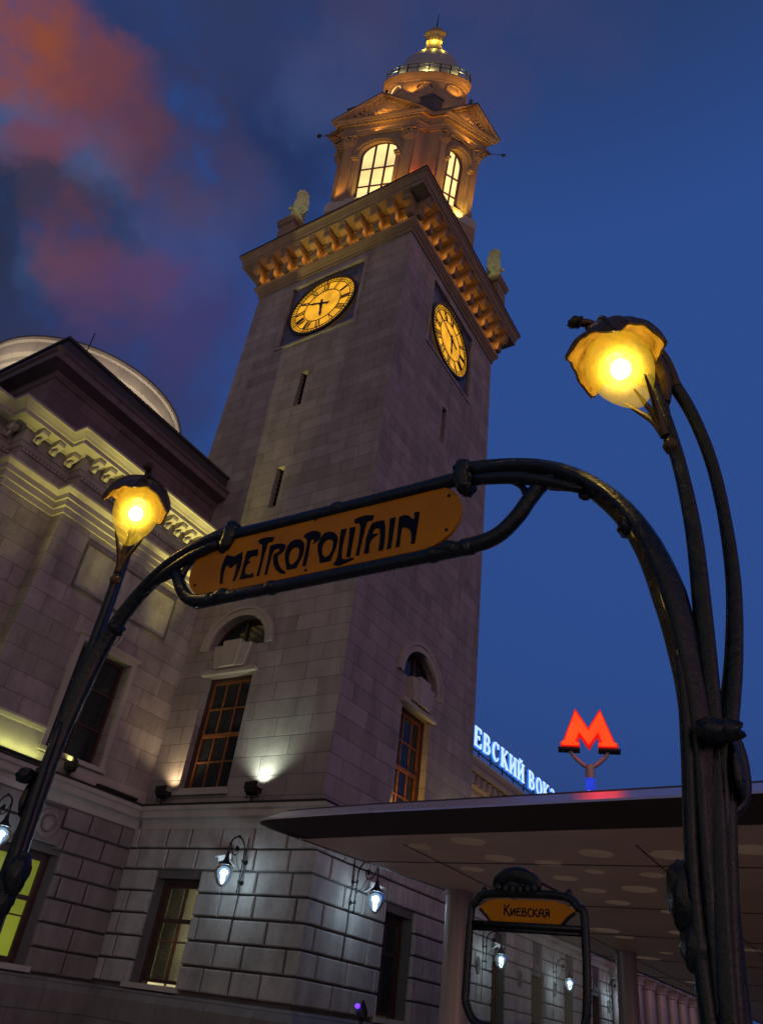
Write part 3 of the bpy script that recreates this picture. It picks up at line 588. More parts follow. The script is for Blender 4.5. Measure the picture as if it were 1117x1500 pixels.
# ------------------------------------------------------------------ belfry
BX, BY, BH = -15.70, 19.65, 3.45
VF = Vector((math.cos(math.radians(118.2)), math.sin(math.radians(118.2)))); WF = Vector((-VF.y, VF.x))
def BT(p):
    # the lantern storey is shallower than it is wide: its front corner is obtuse
    q = Vector((p.x - BX, p.y - BY)); sc = 1 + .0115 * (min(max(p.z, 38), 48.2) - 44) if p.z < 48.25 else 1.048 if p.z < 51.6 else 1
    D_ = (q.y - q.x) / math.sqrt(2)
    def front(v): return VF * (v.dot(VF) * .32) + WF * v.dot(WF)
    if D_ <= 0: r = front(q)
    else:
        e = Vector((1, 1)).normalized(); al = (q - e * q.dot(e)); t = D_ / (VF.y - VF.x) * math.sqrt(2); r = front(q - VF * t) + VF * t * .8
    return Vector((BX + r.x * sc, BY + r.y * sc, p.z))
XF = BT
BA = Fr((BX, BY - BH, 0), (1, 0, 0), (0, -1, 0)); BB = Fr((BX + BH, BY, 0), (0, 1, 0), (1, 0, 0))
BC = Fr((BX, BY + BH, 0), (-1, 0, 0), (0, 1, 0)); BD = Fr((BX - BH, BY, 0), (0, -1, 0), (-1, 0, 0))
def notched(h, n): return [(BX + a, BY + b) for a, b in ((-h + n, -h), (h - n, -h), (h - n, -h + n), (h, -h + n), (h, h - n), (h - n, h - n), (h - n, h), (-h + n, h), (-h + n, h - n), (-h, h - n), (-h, -h + n), (-h + n, -h + n))]
NT = 1.05; BP = notched(BH, NT); BU = BH - NT
belf = MB()
SZ = 44.15; GW = 1.32; AO = 1.66
for F in (BA, BB, BC, BD):
    belf.wall(F, -BU, BU, 34, 48.2, 0, ((-GW, GW, 38.0, SZ + GW),), .45)
    belf.poly(F, [(-GW, SZ + GW)] + arc(0, SZ, GW, PI, 0, 20) + [(GW, SZ + GW)], -.45, 0)
    # notch returns
    belf.wall(Fr(F.p(BU, 0), -F.N, F.U), 0, NT, 34, 48.2); belf.wall(Fr(F.p(-BU, 0), F.N, -F.U), -NT, 0, 34, 48.2)
belf.build('belfry_wall', 'belfry', tower)
MB().sweep(BP, [(0, 38.6), (.42, 38.6), (.42, 39.2), (.36, 39.3), (.3, 39.5), (.18, 39.6), (.18, 39.75), (0, 39.85)], True).build('belfry_plinth', 'trim', tower)
MB().sweep(notched(BH + .1, NT), [(0, 34), (.3, 34), (.3, 38.62)], True).build('belfry_pedestal', 'belfry', tower)
for F in (BA, BB, BC, BD):
    wf = MB(); d = -.4; GI = GW - .1
    wf.poly(F, arc(0, SZ, GW, 0, PI, 24) + arc(0, SZ, GI, PI, 0, 24), d, d + .1)
    for s in (-1, 1): wf.box(F, min(s * GW, s * GI), max(s * GW, s * GI), 38.1, SZ, d, d + .1)
    for s in (-.42, .42): wf.box(F, s - .055, s + .055, 38.1, SZ + math.sqrt(GI ** 2 - .42 ** 2), d + .002, d + .08)
    for z in (39.2, 41.0, 42.8): wf.box(F, -GI, GI, z - .07, z + .07, d + .004, d + .09)
    wo = wf.build('belfry_window', 'darkwood', tower)
    gl = MB(); gl.poly(F, [(-GW + .02, 38.1), (GW - .02, 38.1)] + arc(0, SZ, GW - .02, 0, PI, 20), d - .12, d - .1); gl.build('lit_pane', 'belfryglow', wo)
    av = MB()
    av.poly(F, arc(0, SZ, AO, 0, PI, 30) + arc(0, SZ, GW, PI, 0, 30), 0, .10); av.poly(F, arc(0, SZ, AO, 0, PI, 30) + arc(0, SZ, AO - .15, PI, 0, 30), .101, .24)
    av.poly(F, arc(0, SZ, GW + .2, 0, PI, 30) + arc(0, SZ, GW + .12, PI, 0, 30), .101, .16)
    for s in (-1, 1):
        a, b_ = sorted((s * GW, s * (AO - .08))); av.box(F, a, b_, 38.6, SZ - .45, 0, .1)
        a, b_ = sorted((s * (GW - .06), s * AO)); av.box(F, a, b_, SZ - .45, SZ - .28, 0, .22); av.box(F, a, b_, SZ - .278, SZ - .0, 0, .32)
        av.box(F, a + .05, b_ - .03, SZ - .54, SZ - .452, 0, .15)
    av.build('archivolt', 'belfry', tower)
    for s in (-1, 1):
        uc = s * (BU - .36); p = MB(); hw = .31
        p.box(F, uc - hw - .06, uc + hw + .06, 39.6, 39.95, 0, .26); p.box(F, uc - hw - .02, uc + hw + .02, 39.952, 40.1, 0, .22)
        p.box(F, uc - hw, uc + hw, 40.1, 45.2, 0, .18); p.box(F, uc - hw - .03, uc + hw + .03, 45.2, 45.3, 0, .22)
        pl = p.build('pilaster', 'belfry', tower)
        c = MB()
        for tier, (z, n_, dd, ww) in enumerate(((45.3, 4, .2, .34), (45.6, 3, .26, .38), (45.88, 2, .32, .42))):
            for k in range(n_):
                u = uc + (k - (n_ - 1) / 2) * (2 * ww / n_)
                pts = [F.p(u, z, .15), F.p(u, z + .2, dd), F.p(u, z + .38, dd + .12), F.p(u, z + .36, dd + .2), F.p(u, z + .28, dd + .2)]
                c.tube(pts, [.09, .12, .09, .06, .03], 8, smooth=2)
            for s2 in (-1, 1):
                pts = [F.p(uc + s2 * .3, z, .12), F.p(uc + s2 * (.38 + tier * .03), z + .22, .12), F.p(uc + s2 * (.5 + tier * .04), z + .36, .12), F.p(uc + s2 * (.54 + tier * .03), z + .3, .12)]
                c.tube(pts, [.08, .1, .07, .03], 8, smooth=2)
        c.box(F, uc - .36, uc + .36, 45.3, 46.28, .0, .16)
        c.box(F, uc - .5, uc + .5, 46.26, 46.38, .0, .46)
        c.build('capital', 'belfry', pl)
EN = [(0, 46.39), (.2, 46.39), (.2, 46.6), (.26, 46.62), (.26, 46.84), (.36, 46.92), (.36, 46.97), (.2, 47.0), (.2, 47.4), (.3, 47.44), (.34, 47.5), (.34, 47.72), (.62, 47.76), (.62, 47.9), (.68, 47.94), (.78, 48.08), (.78, 48.16), (0, 48.3)]
MB().sweep(BP, EN, True).build('entablature', 'belfry', tower)
for F in (BA, BB, BC, BD):
    de = MB(); de.box(F, -BU - .28, BU + .28, 47.5 - .03, 47.498, .342, .5); k = -BU - .28
    while k < BU + .25: de.box(F, k, k + .15, 47.5, 47.72, .34, .54); k += .31
    de.build('dentil_band', 'belfry', tower)
    # pediment
    pw, ph = BU + .80, 2.75; zb = 48.18
    pe = MB(); pe.poly(F, [(-pw + .5, zb), (pw - .5, zb), (0, zb + ph - .35)], -1.2, .2); pd = pe.build('pediment', 'belfry', tower)
    rk = MB()
    for t_, dd, of in ((.16, .88, .0), (.14, .74, -.16), (.14, .5, -.30)):
        for s in (-1, 1):
            pts = [(s * pw, zb + .02 + of * .9), (0, zb + ph + of), (0, zb + ph + of - t_), (s * (pw), zb + .02 + of * .9 - t_)]
            if s > 0: pts = pts[::-1]
            rk.poly(F, pts, -.9, dd - (.001 if s > 0 else 0))
    sl_ = math.atan2(ph, pw)
    for s in (-1, 1):
        for k in range(9):
            t = .14 + k * .095; u = s * pw * (1 - t); z = zb + ph * t - .62
            rk.poly(F, [(u - .09, z), (u + .09, z), (u + .09, z + .2), (u - .09, z + .2)], .2, .46)
    rk.build('raking_cornice', 'belfry', pd)
    rl = MB()   # relief in the tympanum
    for k in range(9):
        u = -1.2 + k * .3; rl.ell(F.p(u, zb + .42 + .45 * (1 - abs(u) / 1.5) + .1 * math.sin(k * 2), .24), (.2, .2, .22), 10, 6, rough=.25)
    rl.build('tympanum_relief', 'belfry', pd, True)
    rf = MB(); rf.poly(F, [(-pw, zb + .1), (0, zb + ph + .06), (pw, zb + .1), (0, zb + ph - .1)], -BH + .4, .9); rf.build('pediment_roof', 'roof', tower)
    ac = MB(); ac.lathe(F.p(0, zb + ph, .4), [(0, .0), (.16, 0), (.16, .1), (.06, .2), (.13, .42), (.05, .62), (.02, .8), (0, .8)], 10); ac.build('finial', 'roof', tower)
# corner blocks over the notches
for a, b in ((1, -1), (-1, -1), (1, 1), (-1, 1)):
    cb = MB(); c = (BX + a * (BH - NT + .15), BY + b * (BH - NT + .15)); cb.sweep(sq(c[0], c[1], .5)[::1], [(0, 48.1), (0, 50.3), (.08, 50.3), (.08, 50.45), (-.5, 51.2)], True); cb.build('corner_block', 'roof', tower)
DC = (BX + .40, BY + .21)
dm = MB(); dm.sweep(sq(DC[0], DC[1], 2.5), [(0, 48.1), (0, 50.6), (-.5, 50.8)], True); dm.build('drum_base', 'belfry', tower)
dr = MB(); dr.lathe((DC[0], DC[1], 0), [(2.62, 50.4), (2.72, 50.4), (2.72, 50.8), (2.62, 50.9), (2.6, 53.6), (2.66, 53.62), (2.66, 53.78), (2.74, 53.88), (2.78, 54.0), (2.92, 54.1), (2.92, 54.32), (2.98, 54.36), (3.02, 54.5), (3.02, 54.58), (2.0, 54.8)], 64)
dr.build('drum', 'belfry', tower, True, 35)
for k in range(16):
    a = math.radians(k * 22.5) + math.radians(-61.8 + 11.25)
    if k % 2: continue
    a = math.radians(-61.8 + k // 2 * 45); n_ = Vector((math.cos(a), math.sin(a), 0)); Fk = Fr(Vector((DC[0], DC[1], 0)) + n_ * 2.6, (-n_.y, n_.x, 0), n_)
    oc = MB(); oc.poly(Fk, [arc(0, 52.55, .72, 0, 2 * PI - PI / 16, 31, .85), arc(0, 52.55, .52, 2 * PI - PI / 16, 0, 31, .64)], -.12, .16)
    ob = oc.build('oculus', 'belfry', tower); gp = MB(); gp.poly(Fk, arc(0, 52.55, .52, 0, 2 * PI - PI / 16, 31, .64), -.1, .02); gp.build('pane', 'belfryglow' if k == 14 else 'darkwood', ob)
rb = MB()
for zr in (55.25, 55.75): rb.lathe((DC[0], DC[1], zr), [(2.87, -.04), (2.95, -.04), (2.95, .04), (2.87, .04), (2.87, -.04)], 48)
for k in range(24):
    a = k * PI / 12; p = Vector((DC[0] + 2.91 * math.cos(a), DC[1] + 2.91 * math.sin(a), 54.55)); rb.tube([p, p + Vector((0, 0, 1.2))], .05, 6, smooth=1)
rb.build('dome_railing', 'iron', tower)
do = MB(); do.lathe((DC[0], DC[1], 0), [(2.2, 54.7), (2.2, 56.6), (2.14, 56.8), (1.98, 56.85), (1.94, 57.2), (1.84, 57.8), (1.66, 58.4), (1.36, 58.95), (1.0, 59.4), (.7, 59.65), (.6, 59.8)], 48); do.build('dome', 'domeroof', tower, True, 40)
la = MB(); la.lathe((DC[0], DC[1], 0), [(.72, 59.6), (.74, 59.8), (.66, 60.1), (.54, 60.5), (.48, 60.8), (.48, 61.0), (.6, 61.06), (.6, 61.16), (.46, 61.2), (.44, 62.0), (.52, 62.15), (.7, 62.35), (.82, 62.45), (.82, 62.62), (.7, 62.7), (.5, 62.75), (.5, 63.0), (.42, 63.25), (.26, 63.5), (.05, 63.65), (0, 63.65)], 28)
for k in range(10):
    a = k * PI / 5; p = Vector((DC[0] + .50 * math.cos(a), DC[1] + .50 * math.sin(a), 61.15)); la.tube([p, p + Vector((0, 0, .9))], .06, 6, smooth=1)
la.build('lantern', 'belfry', tower, True, 40)
sp = MB(); sp.tube([(DC[0], DC[1], 63.5), (DC[0], DC[1], 66.0)], [.06, .02], 8, smooth=1); sp.build('spire_rod', 'iron', tower)
# arms for floodlights and wires at the belfry cornice corners
for p0, p1 in (((BX - 3.2, BY - 3.2, 47.0), (BX - 4.1, BY - 4.0, 46.9)), ((BX + 3.2, BY + 3.2, 47.0), (BX + 4.2, BY + 4.1, 47.0))):
    am = MB(); am.tube([p0, p1], .03, 6, smooth=1); am.ell(p1, (.16, .16, .12), 8, 6); am.build('floodlight_arm', 'iron', tower)
XF = None
# eagle pedestals
EAG = ((-20.05, 16.35, 231, 36.9), (-12.05, 24.95, 25, 37.5))
for x, y, r_, zt in EAG:
    pe = MB(); pe.sweep(sq(x, y, .5), [(.12, 33.4), (.12, 34.8), (0, 34.9), (0, zt - .6), (.1, zt - .5), (.1, zt - .3), (.15, zt - .25), (.15, zt - .05), (-.5, zt)], True); pe.build('eagle_pedestal', 'belfry', tower)
def eagle(label, x, y, rz, zt):
    z = zt - .02; R = Matrix.Rotation(math.radians(rz), 3, 'Z')
    def P(a, b, c): return Vector((x, y, z)) + R @ Vector((a * .86, b * .86, c * .86))
    mb = MB()
    mb.tube([P(-.5, 0, .1), P(-.32, 0, .3), P(-.08, 0, .7), P(.1, 0, 1.1), P(.2, 0, 1.4), P(.36, 0, 1.55), P(.55, 0, 1.5), P(.66, 0, 1.36)], [.1, .2, .32, .33, .22, .18, .1, .02], 14, smooth=4)
    for s in (-1, 1):
        mb.tube([P(.0, s * .14, .75), P(.05, s * .16, .3), P(.2, s * .16, .02)], [.18, .1, .09], 8)
        # raised wing, a thick fan of overlapping feathers with a scalloped edge
        ol = [(.30, .9), (.36, 1.3), (.30, 1.8), (.34, 2.2), (.26, 2.5), (.14, 2.46), (.04, 2.62), (-.08, 2.5), (-.18, 2.56), (-.26, 2.36), (-.36, 2.3), (-.36, 2.0), (-.46, 1.8), (-.42, 1.5), (-.48, 1.25), (-.36, 1.0), (-.2, .75), (.1, .7)]
        WFr = Fr(P(0, s * .20, 0), R @ Vector((1, 0, 0)), R @ Vector((0, s, 0))); n0 = len(mb.v)
        mb.poly(WFr, ol, .0, .14)
        for k in range(n0, len(mb.v)):
            h = mb.v[k].z - z; mb.v[k] += R @ Vector((0, s * .16 * max(0, h - 1.0), 0))
        mb.ell(P(-.02, s * .3, 1.15), (.3, .1, .34), 10, 8)
    for k in range(5): mb.tube([P(-.3, 0, .35), P(-.62, (k - 2) * .09, .0)], [.09, .1], 6, smooth=1)
    mb.ell(P(0, 0, .03), (.5, .4, .08))
    v_ = Vector((-x, -y, 0)).normalized(); light('statue_light', 'SPOT', Vector((x, y, z - .6)) + v_ * 2.2, 42, (.95, 1, .45), tower, .1, (x, y, z + 1.4), 70)
    o = mb.build('eagle_statue', 'eagle', None, True, 50); tag(o, label, 'statue', 'eagle statues at the tower cornice corners')
eagle('pale eagle statue with raised wings on the tower cornice corner above the left clock', *EAG[0])
eagle('pale eagle statue with raised wings on the tower cornice corner beyond the right clock', *EAG[1])

# lamps that light the tower (fixtures hidden on its ledges)
XF = BT
for F in (BA, BB):
    for s in (-1, 1):
        light('belfry_uplight', 'SPOT', F.p(s * 1.9, 39.2, 1.9), 620, OR, tower, .08, F.p(s * 1.74, 45.4, .1), 64, .8)
    light('window_uplight', 'SPOT', F.p(0, 38.6, .9), 1100, (1, .60, .09), tower, .1, F.p(0, 45.6, -.3), 70, .8)
    light('entablature_light', 'AREA', F.p(0, 46.62, .55), 46, OR, tower, 4.6, F.p(0, 48, .45), sy=.08)
    light('pediment_light', 'AREA', F.p(0, 48.45, .62), 62, OR, tower, 4.2, F.p(0, 50, .35), sy=.08)
light('notch_uplight', 'POINT', (BX + BH - NT + .7, BY - BH + NT - .7, 40.4), 700, (1, .2, .015), tower, .08)
for a in (-115, -75, -25, 20):
    a = math.radians(a); d_ = Vector((math.cos(a), math.sin(a), 0)); p = Vector((DC[0], DC[1], 51.6)) + d_ * 3.7
    light('drum_uplight', 'SPOT', p, 420, OR, tower, .1, Vector((DC[0], DC[1], 54.2)) + d_ * 2.9, 80, .8)
for a in (-120, -62, -5):
    a = math.radians(a); d_ = Vector((math.cos(a), math.sin(a), 0))
    light('dome_light', 'POINT', Vector((DC[0], DC[1], 55.0)) + d_ * 2.6, 110, (1, .86, .30), tower, .08)
    light('lantern_light', 'POINT', Vector((DC[0], DC[1], 60.9)) + d_ * .95, 50, (1, .68, .08), tower, .06)
XF = None

# ================================================================== STATION WING (left)
WX = -18.45
wing = thing('station_wing', 'stone station wing with stepped cornice and dark attic, lit yellow-green from its ledge', 'building', (WX, 8, 0))
W3 = Fr((WX, 0, 0), (0, 1, 0), (1, 0, 0)); W2 = Fr((-19.0, 0, 0), (0, 1, 0), (1, 0, 0)); W1 = Fr((-19.6, 0, 0), (0, 1, 0), (1, 0, 0))
WP = [(-19.6, -8), (-19.6, 8.25), (-19.0, 8.25), (-19.0, 10.0), (WX, 10.0), (WX, Y0 - .003)]
WU = (12.15, 14.05, 6.75, 9.85); WG = (11.95, 13.75, 1.86, 4.36); WUb = (5.2, 7.0, 6.75, 9.85); WGb = (5.2, 7.0, 1.86, 4.36)
wm = MB(); wm.wall(W3, 10.0, Y0 - .003, 5.5, 14.6, 0, (WU,), .4); wm.wall(W2, 8.25, 10.0, 5.5, 14.6); wm.wall(W1, -8, 8.25, 5.5, 14.6, 0, (WUb,), .4)
wm.wall(Fr((WX, 10.0, 0), (1, 0, 0), (0, -1, 0)), -.55, 0, 5.5, 14.6); wm.wall(Fr((-19.0, 8.25, 0), (1, 0, 0), (0, -1, 0)), -.6, 0, 5.5, 14.6)
wm.build('upper_wall', 'wing', wing)
wc_ = MB(); wc_.wall(W3, 10.0, Y0 - .003, 0, 5.5, 0, (WG,), .5); wc_.wall(W2, 8.25, 10, 0, 5.5); wc_.wall(W1, -8, 8.25, 0, 5.5, 0, (WGb,), .5)
wc_.wall(Fr((WX, 10.0, 0), (1, 0, 0), (0, -1, 0)), -.55, 0, 0, 5.5); wc_.wall(Fr((-19.0, 8.25, 0), (1, 0, 0), (0, -1, 0)), -.6, 0, 0, 5.5); wc_.build('base_core', 'groove', wing)
MED = (12.35, 13.35, 4.62, 5.5)
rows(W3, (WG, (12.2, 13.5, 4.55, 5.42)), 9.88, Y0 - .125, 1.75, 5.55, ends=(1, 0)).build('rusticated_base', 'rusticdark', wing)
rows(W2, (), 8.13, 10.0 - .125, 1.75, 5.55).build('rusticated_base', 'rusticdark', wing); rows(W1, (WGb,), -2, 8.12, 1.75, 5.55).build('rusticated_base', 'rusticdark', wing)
SCw = [(d, z - .004) for d, z in SC]
MB().sweep(WP, SCw).build('stringcourse', 'trim', wing)
MB().sweep(WP, [(d, z - .004) for d, z in lead], cap=False).build('ledge_flashing', 'iron', wing)
MB().sweep(WP, [(0, 0), (.38, 0), (.38, .62), (.34, .66), (.34, 1.5), (.26, 1.62), (.18, 1.72), (.0, 1.757)]).build('plinth', 'plinth', wing)
# band above the ledge under the windows
MB().sweep([(-19.6, -8), (-19.6, 8.25), (-19.0, 8.25), (-19.0, 10.0), (WX, 10.0), (WX, 12.0)], [(0, 6.26), (.06, 6.28), (.06, 7.05), (.1, 7.08), (.14, 7.16), (.14, 7.22), (0, 7.27)]).build('pedestal_band', 'trim', wing)
MB().sweep([(WX, 12.0), (WX, Y0 - .003)], [(0, 6.268), (.03, 6.29), (.03, 6.6), (0, 6.62)]).build('pedestal_band', 'trim', wing)
MB().sweep(WP, [(0, 12.98), (.05, 12.98), (.05, 13.18), (.11, 13.19), (.11, 13.4), (.17, 13.41), (.17, 13.58), (.2, 13.6), (.3, 13.7), (.3, 13.78), (.28, 13.8), (0, 13.84)]).build('architrave', 'trim', wing)
MB().sweep(WP, [(0, 14.36), (.05, 14.38), (.10, 14.5), (.14, 14.52), (.14, 14.92), (.2, 14.94), (.24, 15.0), (.62, 15.0), (.62, 15.14), (.66, 15.15), (.7, 15.22), (.80, 15.32), (.86, 15.34), (.86, 15.42), (-.2, 15.62)]).build('cornice', 'trim', wing)
segs = ((W3, 10.0, Y0, 12), (W2, 8.25, 10.0, 3), (W1, -3.0, 8.25, 17))
for F, a, b, n in segs:
    for i in range(n):
        st = (b - a - (.5 if F is W3 else 0)) / n; u = a + .05 + (i + .35) * st
        if F is W1 and u < 1: continue
        m_ = MB(); prof = [(.14, 14.6), (.22, 14.6), (.26, 14.68), (.26, 14.76), (.42, 14.78), (.54, 14.84), (.56, 14.92), (.56, 14.998), (.14, 14.998)]; n2 = len(prof)
        vs = [F.p(u + s * .12, z, d) for s in (-1, 1) for d, z in prof]; tri = tessellate_polygon([[Vector((d, z, 0)) for d, z in prof]])
        m_.add(vs, [tuple(t) for t in tri] + [tuple(q + n2 for q in t) for t in tri] + [(q, (q + 1) % n2, (q + 1) % n2 + n2, q + n2) for q in range(n2)])
        m_.tube([F.p(u, 14.62, .25), F.p(u, 14.66, .36), F.p(u, 14.76, .4)], [.07, .06, .03], 8, smooth=2)
        m_.build('modillion', 'trim', wing)
for F, a, b in ((W3, 10.05, Y0 - .1), (W2, 8.3, 10.0), (W1, 0, 8.2)):
    de = MB(); de.box(F, a, b, 14.262, 14.279, .002, .05); k = a
    while k < b: de.box(F, k, k + .07, 14.28, 14.36, 0, .06); k += .13
    de.build('dentil_band', 'trim', wing)
# sunk panel above the upper window
pn = MB(); pn.poly(W3, [[(11.1, 11.12), (14.98, 11.12), (14.98, 12.62), (11.1, 12.62)], [(11.18, 11.2), (11.18, 12.54), (14.9, 12.54), (14.9, 11.2)]], .0, .035); pn.build('wall_panel', 'groove', wing)
pn2 = MB(); pn2.box(W3, 11.18, 14.9, 11.2, 12.54, .0, .012); pn2.build('wall_panel', 'rustic', wing)
def ww(F, h, h2, mat):
    a, b, c, e = h
    f = MB(); f.poly(F, [[(a - .16, c), (b + .16, c), (b + .16, e + .16), (a - .16, e + .16)], [(a, c), (a, e), (b, e), (b, c)]], 0, .09); f.box(F, a - .22, b + .22, e + .162, e + .24, 0, .16); f.build('window_surround', 'trim', wing)
    f = MB(); f.box(F, a - .2, b + .2, c - .12, c - .003, -.3, .16); f.build('window_sill', 'trim', wing)
    sash(F, a + .05, b - .05, c + .02, e - .05, -.32, wing, 2, ((c + 1.0, .06), (c + 2.05, .06)), 'darkwood', mat)
    a, b, c, e = h2
    ws = sash(F, a + .1, b - .1, c + .08, e - .08, -.4, wing, 2, ((c + 1.45, .11), (c + 1.05, .035)), 'darkwood', 'winglass', .09)
    rv = MB(); rv.poly(F, [[(a, c), (b, c), (b, e), (a, e)], [(a + .12, c + .1), (a + .12, e - .1), (b - .12, e - .1), (b - .12, c + .1)]], -.48, -.32); rv.build('window_frame', 'darkwood', wing)
    room(F, a, b, c, e, -.4, wing, 'roomlime', depth=.55)
    cb = MB(); cb.tube([F.p(b - .55, e - .1, -.62), F.p(b - .35, e - .35, -.6), F.p(b - .5, e - .8, -.6), F.p(b - .42, e - 1.2, -.6), F.p(b - .5, e - 1.5, -.6), F.p(b - .9, c + .5, -.6), F.p(b - 1.0, c + .1, -.6)], .012, 6); cb.build('cable', 'iron', wing)
    sl = MB(); sl.box(F, a - .15, b + .15, c - .097, c + .03, -.5, .2); sl.build('window_sill', 'trim', wing)
ww(W3, WU, WG, 'glass'); ww(W1, WUb, WGb, 'glass')
# round medallion and cartouche
md = MB(); md.poly(W3, [(12.2, 4.56), (13.5, 4.56), (13.62, 4.9), (13.4, 5.0), (13.4, 5.4), (12.3, 5.4), (12.3, 5.0), (12.08, 4.9)], .0, .14)
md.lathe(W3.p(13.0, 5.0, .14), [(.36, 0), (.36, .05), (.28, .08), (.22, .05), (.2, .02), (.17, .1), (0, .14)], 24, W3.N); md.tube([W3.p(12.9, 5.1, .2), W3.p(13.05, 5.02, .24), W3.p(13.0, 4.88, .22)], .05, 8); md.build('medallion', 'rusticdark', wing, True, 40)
ct = MB()
ct.ell(W3.p(13.08, 10.35, .08), (.1, .12, .26), 14, 10); ct.tube([W3.p(12.92, 10.1, .1), W3.p(12.86, 10.4, .12), W3.p(12.95, 10.68, .12), W3.p(13.1, 10.72, .14), W3.p(13.26, 10.66, .12), W3.p(13.3, 10.4, .12), W3.p(13.2, 10.14, .1), W3.p(13.08, 10.02, .1), W3.p(12.92, 10.1, .1)], .04, 8)
ct.build('cartouche', 'trim', wing, True)
# attic with its own cornice
AX = -19.25; AP = [(AX - 9.0, 8.35), (AX, 8.35), (AX, Y0 - .003)]
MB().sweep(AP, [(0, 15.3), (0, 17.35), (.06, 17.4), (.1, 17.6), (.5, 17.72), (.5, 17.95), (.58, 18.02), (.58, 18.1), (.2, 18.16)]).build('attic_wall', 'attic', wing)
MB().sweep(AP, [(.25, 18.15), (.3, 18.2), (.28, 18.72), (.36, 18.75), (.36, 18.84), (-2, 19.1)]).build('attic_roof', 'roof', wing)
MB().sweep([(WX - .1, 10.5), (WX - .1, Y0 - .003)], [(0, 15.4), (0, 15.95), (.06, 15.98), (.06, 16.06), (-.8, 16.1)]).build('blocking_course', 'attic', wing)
lr = MB(); lr.box(ID, -32, -20.0, 15.3, 15.6, -8.3, 8); lr.box(ID, -33, -19.8, 0.0, 15.3, -Y0 - 8, -8.4) if False else None; lr.build('lower_roof', 'roof', wing)
rod = MB(); rod.tube([(-19.4, 8.95, 18.9), (-19.35, 8.9, 20.1)], .02, 6, smooth=1); rod.build('lightning_rod', 'iron', wing)

# round hall behind the attic
hall = thing('domed_hall', 'pale lit round rim of the low domed hall rising behind the dark attic', 'building', (-26.8, 13.4, 0))
HC = (-26.8, 13.4)
h1 = MB(); h1.lathe((HC[0], HC[1], 0), [(4.0, 0), (4.0, 21.6), (4.06, 21.7), (4.06, 21.9), (4.15, 22.0), (4.15, 22.25), (4.3, 22.35), (4.36, 22.6), (4.36, 22.85), (4.46, 22.9), (4.46, 23.05), (4.3, 23.1)], 96); h1.build('drum', 'trim', hall, True, 30)
h2 = MB(); h2.lathe((HC[0], HC[1], 0), [(4.47, 23.05), (4.5, 23.1), (4.3, 23.2), (3.0, 24.0), (1.5, 24.5), (0, 24.6)], 72); h2.build('roof', 'roof', hall, True)
for k in range(20):
    a = 2 * PI * k / 20; n_ = Vector((math.cos(a), math.sin(a), 0))
    if n_.x < -.2: continue
    t_ = Vector((-n_.y, n_.x, 0)); b = Vector((HC[0], HC[1], 0)) + n_ * 4.06
    g = MB(); g.tube([b - t_ * .6 + Vector((0, 0, 21.5)), b - t_ * .3 + Vector((0, 0, 21.15)), b + Vector((0, 0, 21.0)), b + t_ * .3 + Vector((0, 0, 21.15)), b + t_ * .6 + Vector((0, 0, 21.5))], [.03, .06, .08, .06, .03], 8); g.ell(b + t_ * .62 + Vector((0, 0, 21.45)), (.1, .1, .22), 8, 6); g.build('garland', 'trim', hall, True)
for a in (-75, -20, 25):
    a = math.radians(a); light('hall_uplight', 'SPOT', (HC[0] + 5.6 * math.cos(a), HC[1] + 5.6 * math.sin(a), 19.6), 420, (1, .82, .58), hall, .2, (HC[0] + 4.1 * math.cos(a), HC[1] + 4.1 * math.sin(a), 22.4), 110, .9)

# ================================================================== STATION HALL FACADE (right, behind the canopy)
FX = -13.65; Yb = Y0 + TW
fac = thing('station_facade', 'long stone station facade running away behind the canopy, with dark windows and medallions', 'building', (FX, Yb, 0))
FF = Fr((FX, 0, 0), (0, 1, 0), (1, 0, 0))
wins = [27.4 + 4.05 * i for i in range(6)]
gh = [(y - .7, y + .7, 1.4, 4.3) for y in wins]; uh = [(y - .9, y + .9, 6.6, 9.0) for y in wins]
fm = MB(); fm.wall(FF, Yb, 52, 5.5, 10.3, 0, uh, .4); fm.build('upper_wall', 'wing', fac)
fm = MB(); fm.wall(FF, Yb, 52, 0, 5.5, 0, gh, .5); fm.build('base_core', 'groove', fac)
rows(FF, [(a, b, c, d) for a, b, c, d in gh] + [(y - .5, y + .5, 4.6, 5.5) for y in wins], Yb + .01, 51.9, .9, 5.55, bw=1.05).build('rusticated_base', 'rustic', fac)
MB().sweep([(FX, Yb + .003), (FX, 52)], SC).build('stringcourse', 'trim', fac)
MB().sweep([(FX, Yb + .003), (FX, 80)], [(0, 9.4), (.08, 9.42), (.08, 9.7), (.15, 9.72), (.2, 9.85), (.2, 10.2), (.3, 10.25), (.34, 10.4), (.8, 10.45), (.8, 10.6), (.95, 10.78), (.95, 10.88), (0, 11.0)]).build('cornice', 'trim', fac)
dt = MB(); dt.box(FF, Yb + .2, 50, 10.02, 10.049, .202, .5); k = Yb + .2
while k < 50: dt.box(FF, k, k + .28, 10.05, 10.4, .2, .6); k += .55
dt.build('dentil_band', 'trim', fac)
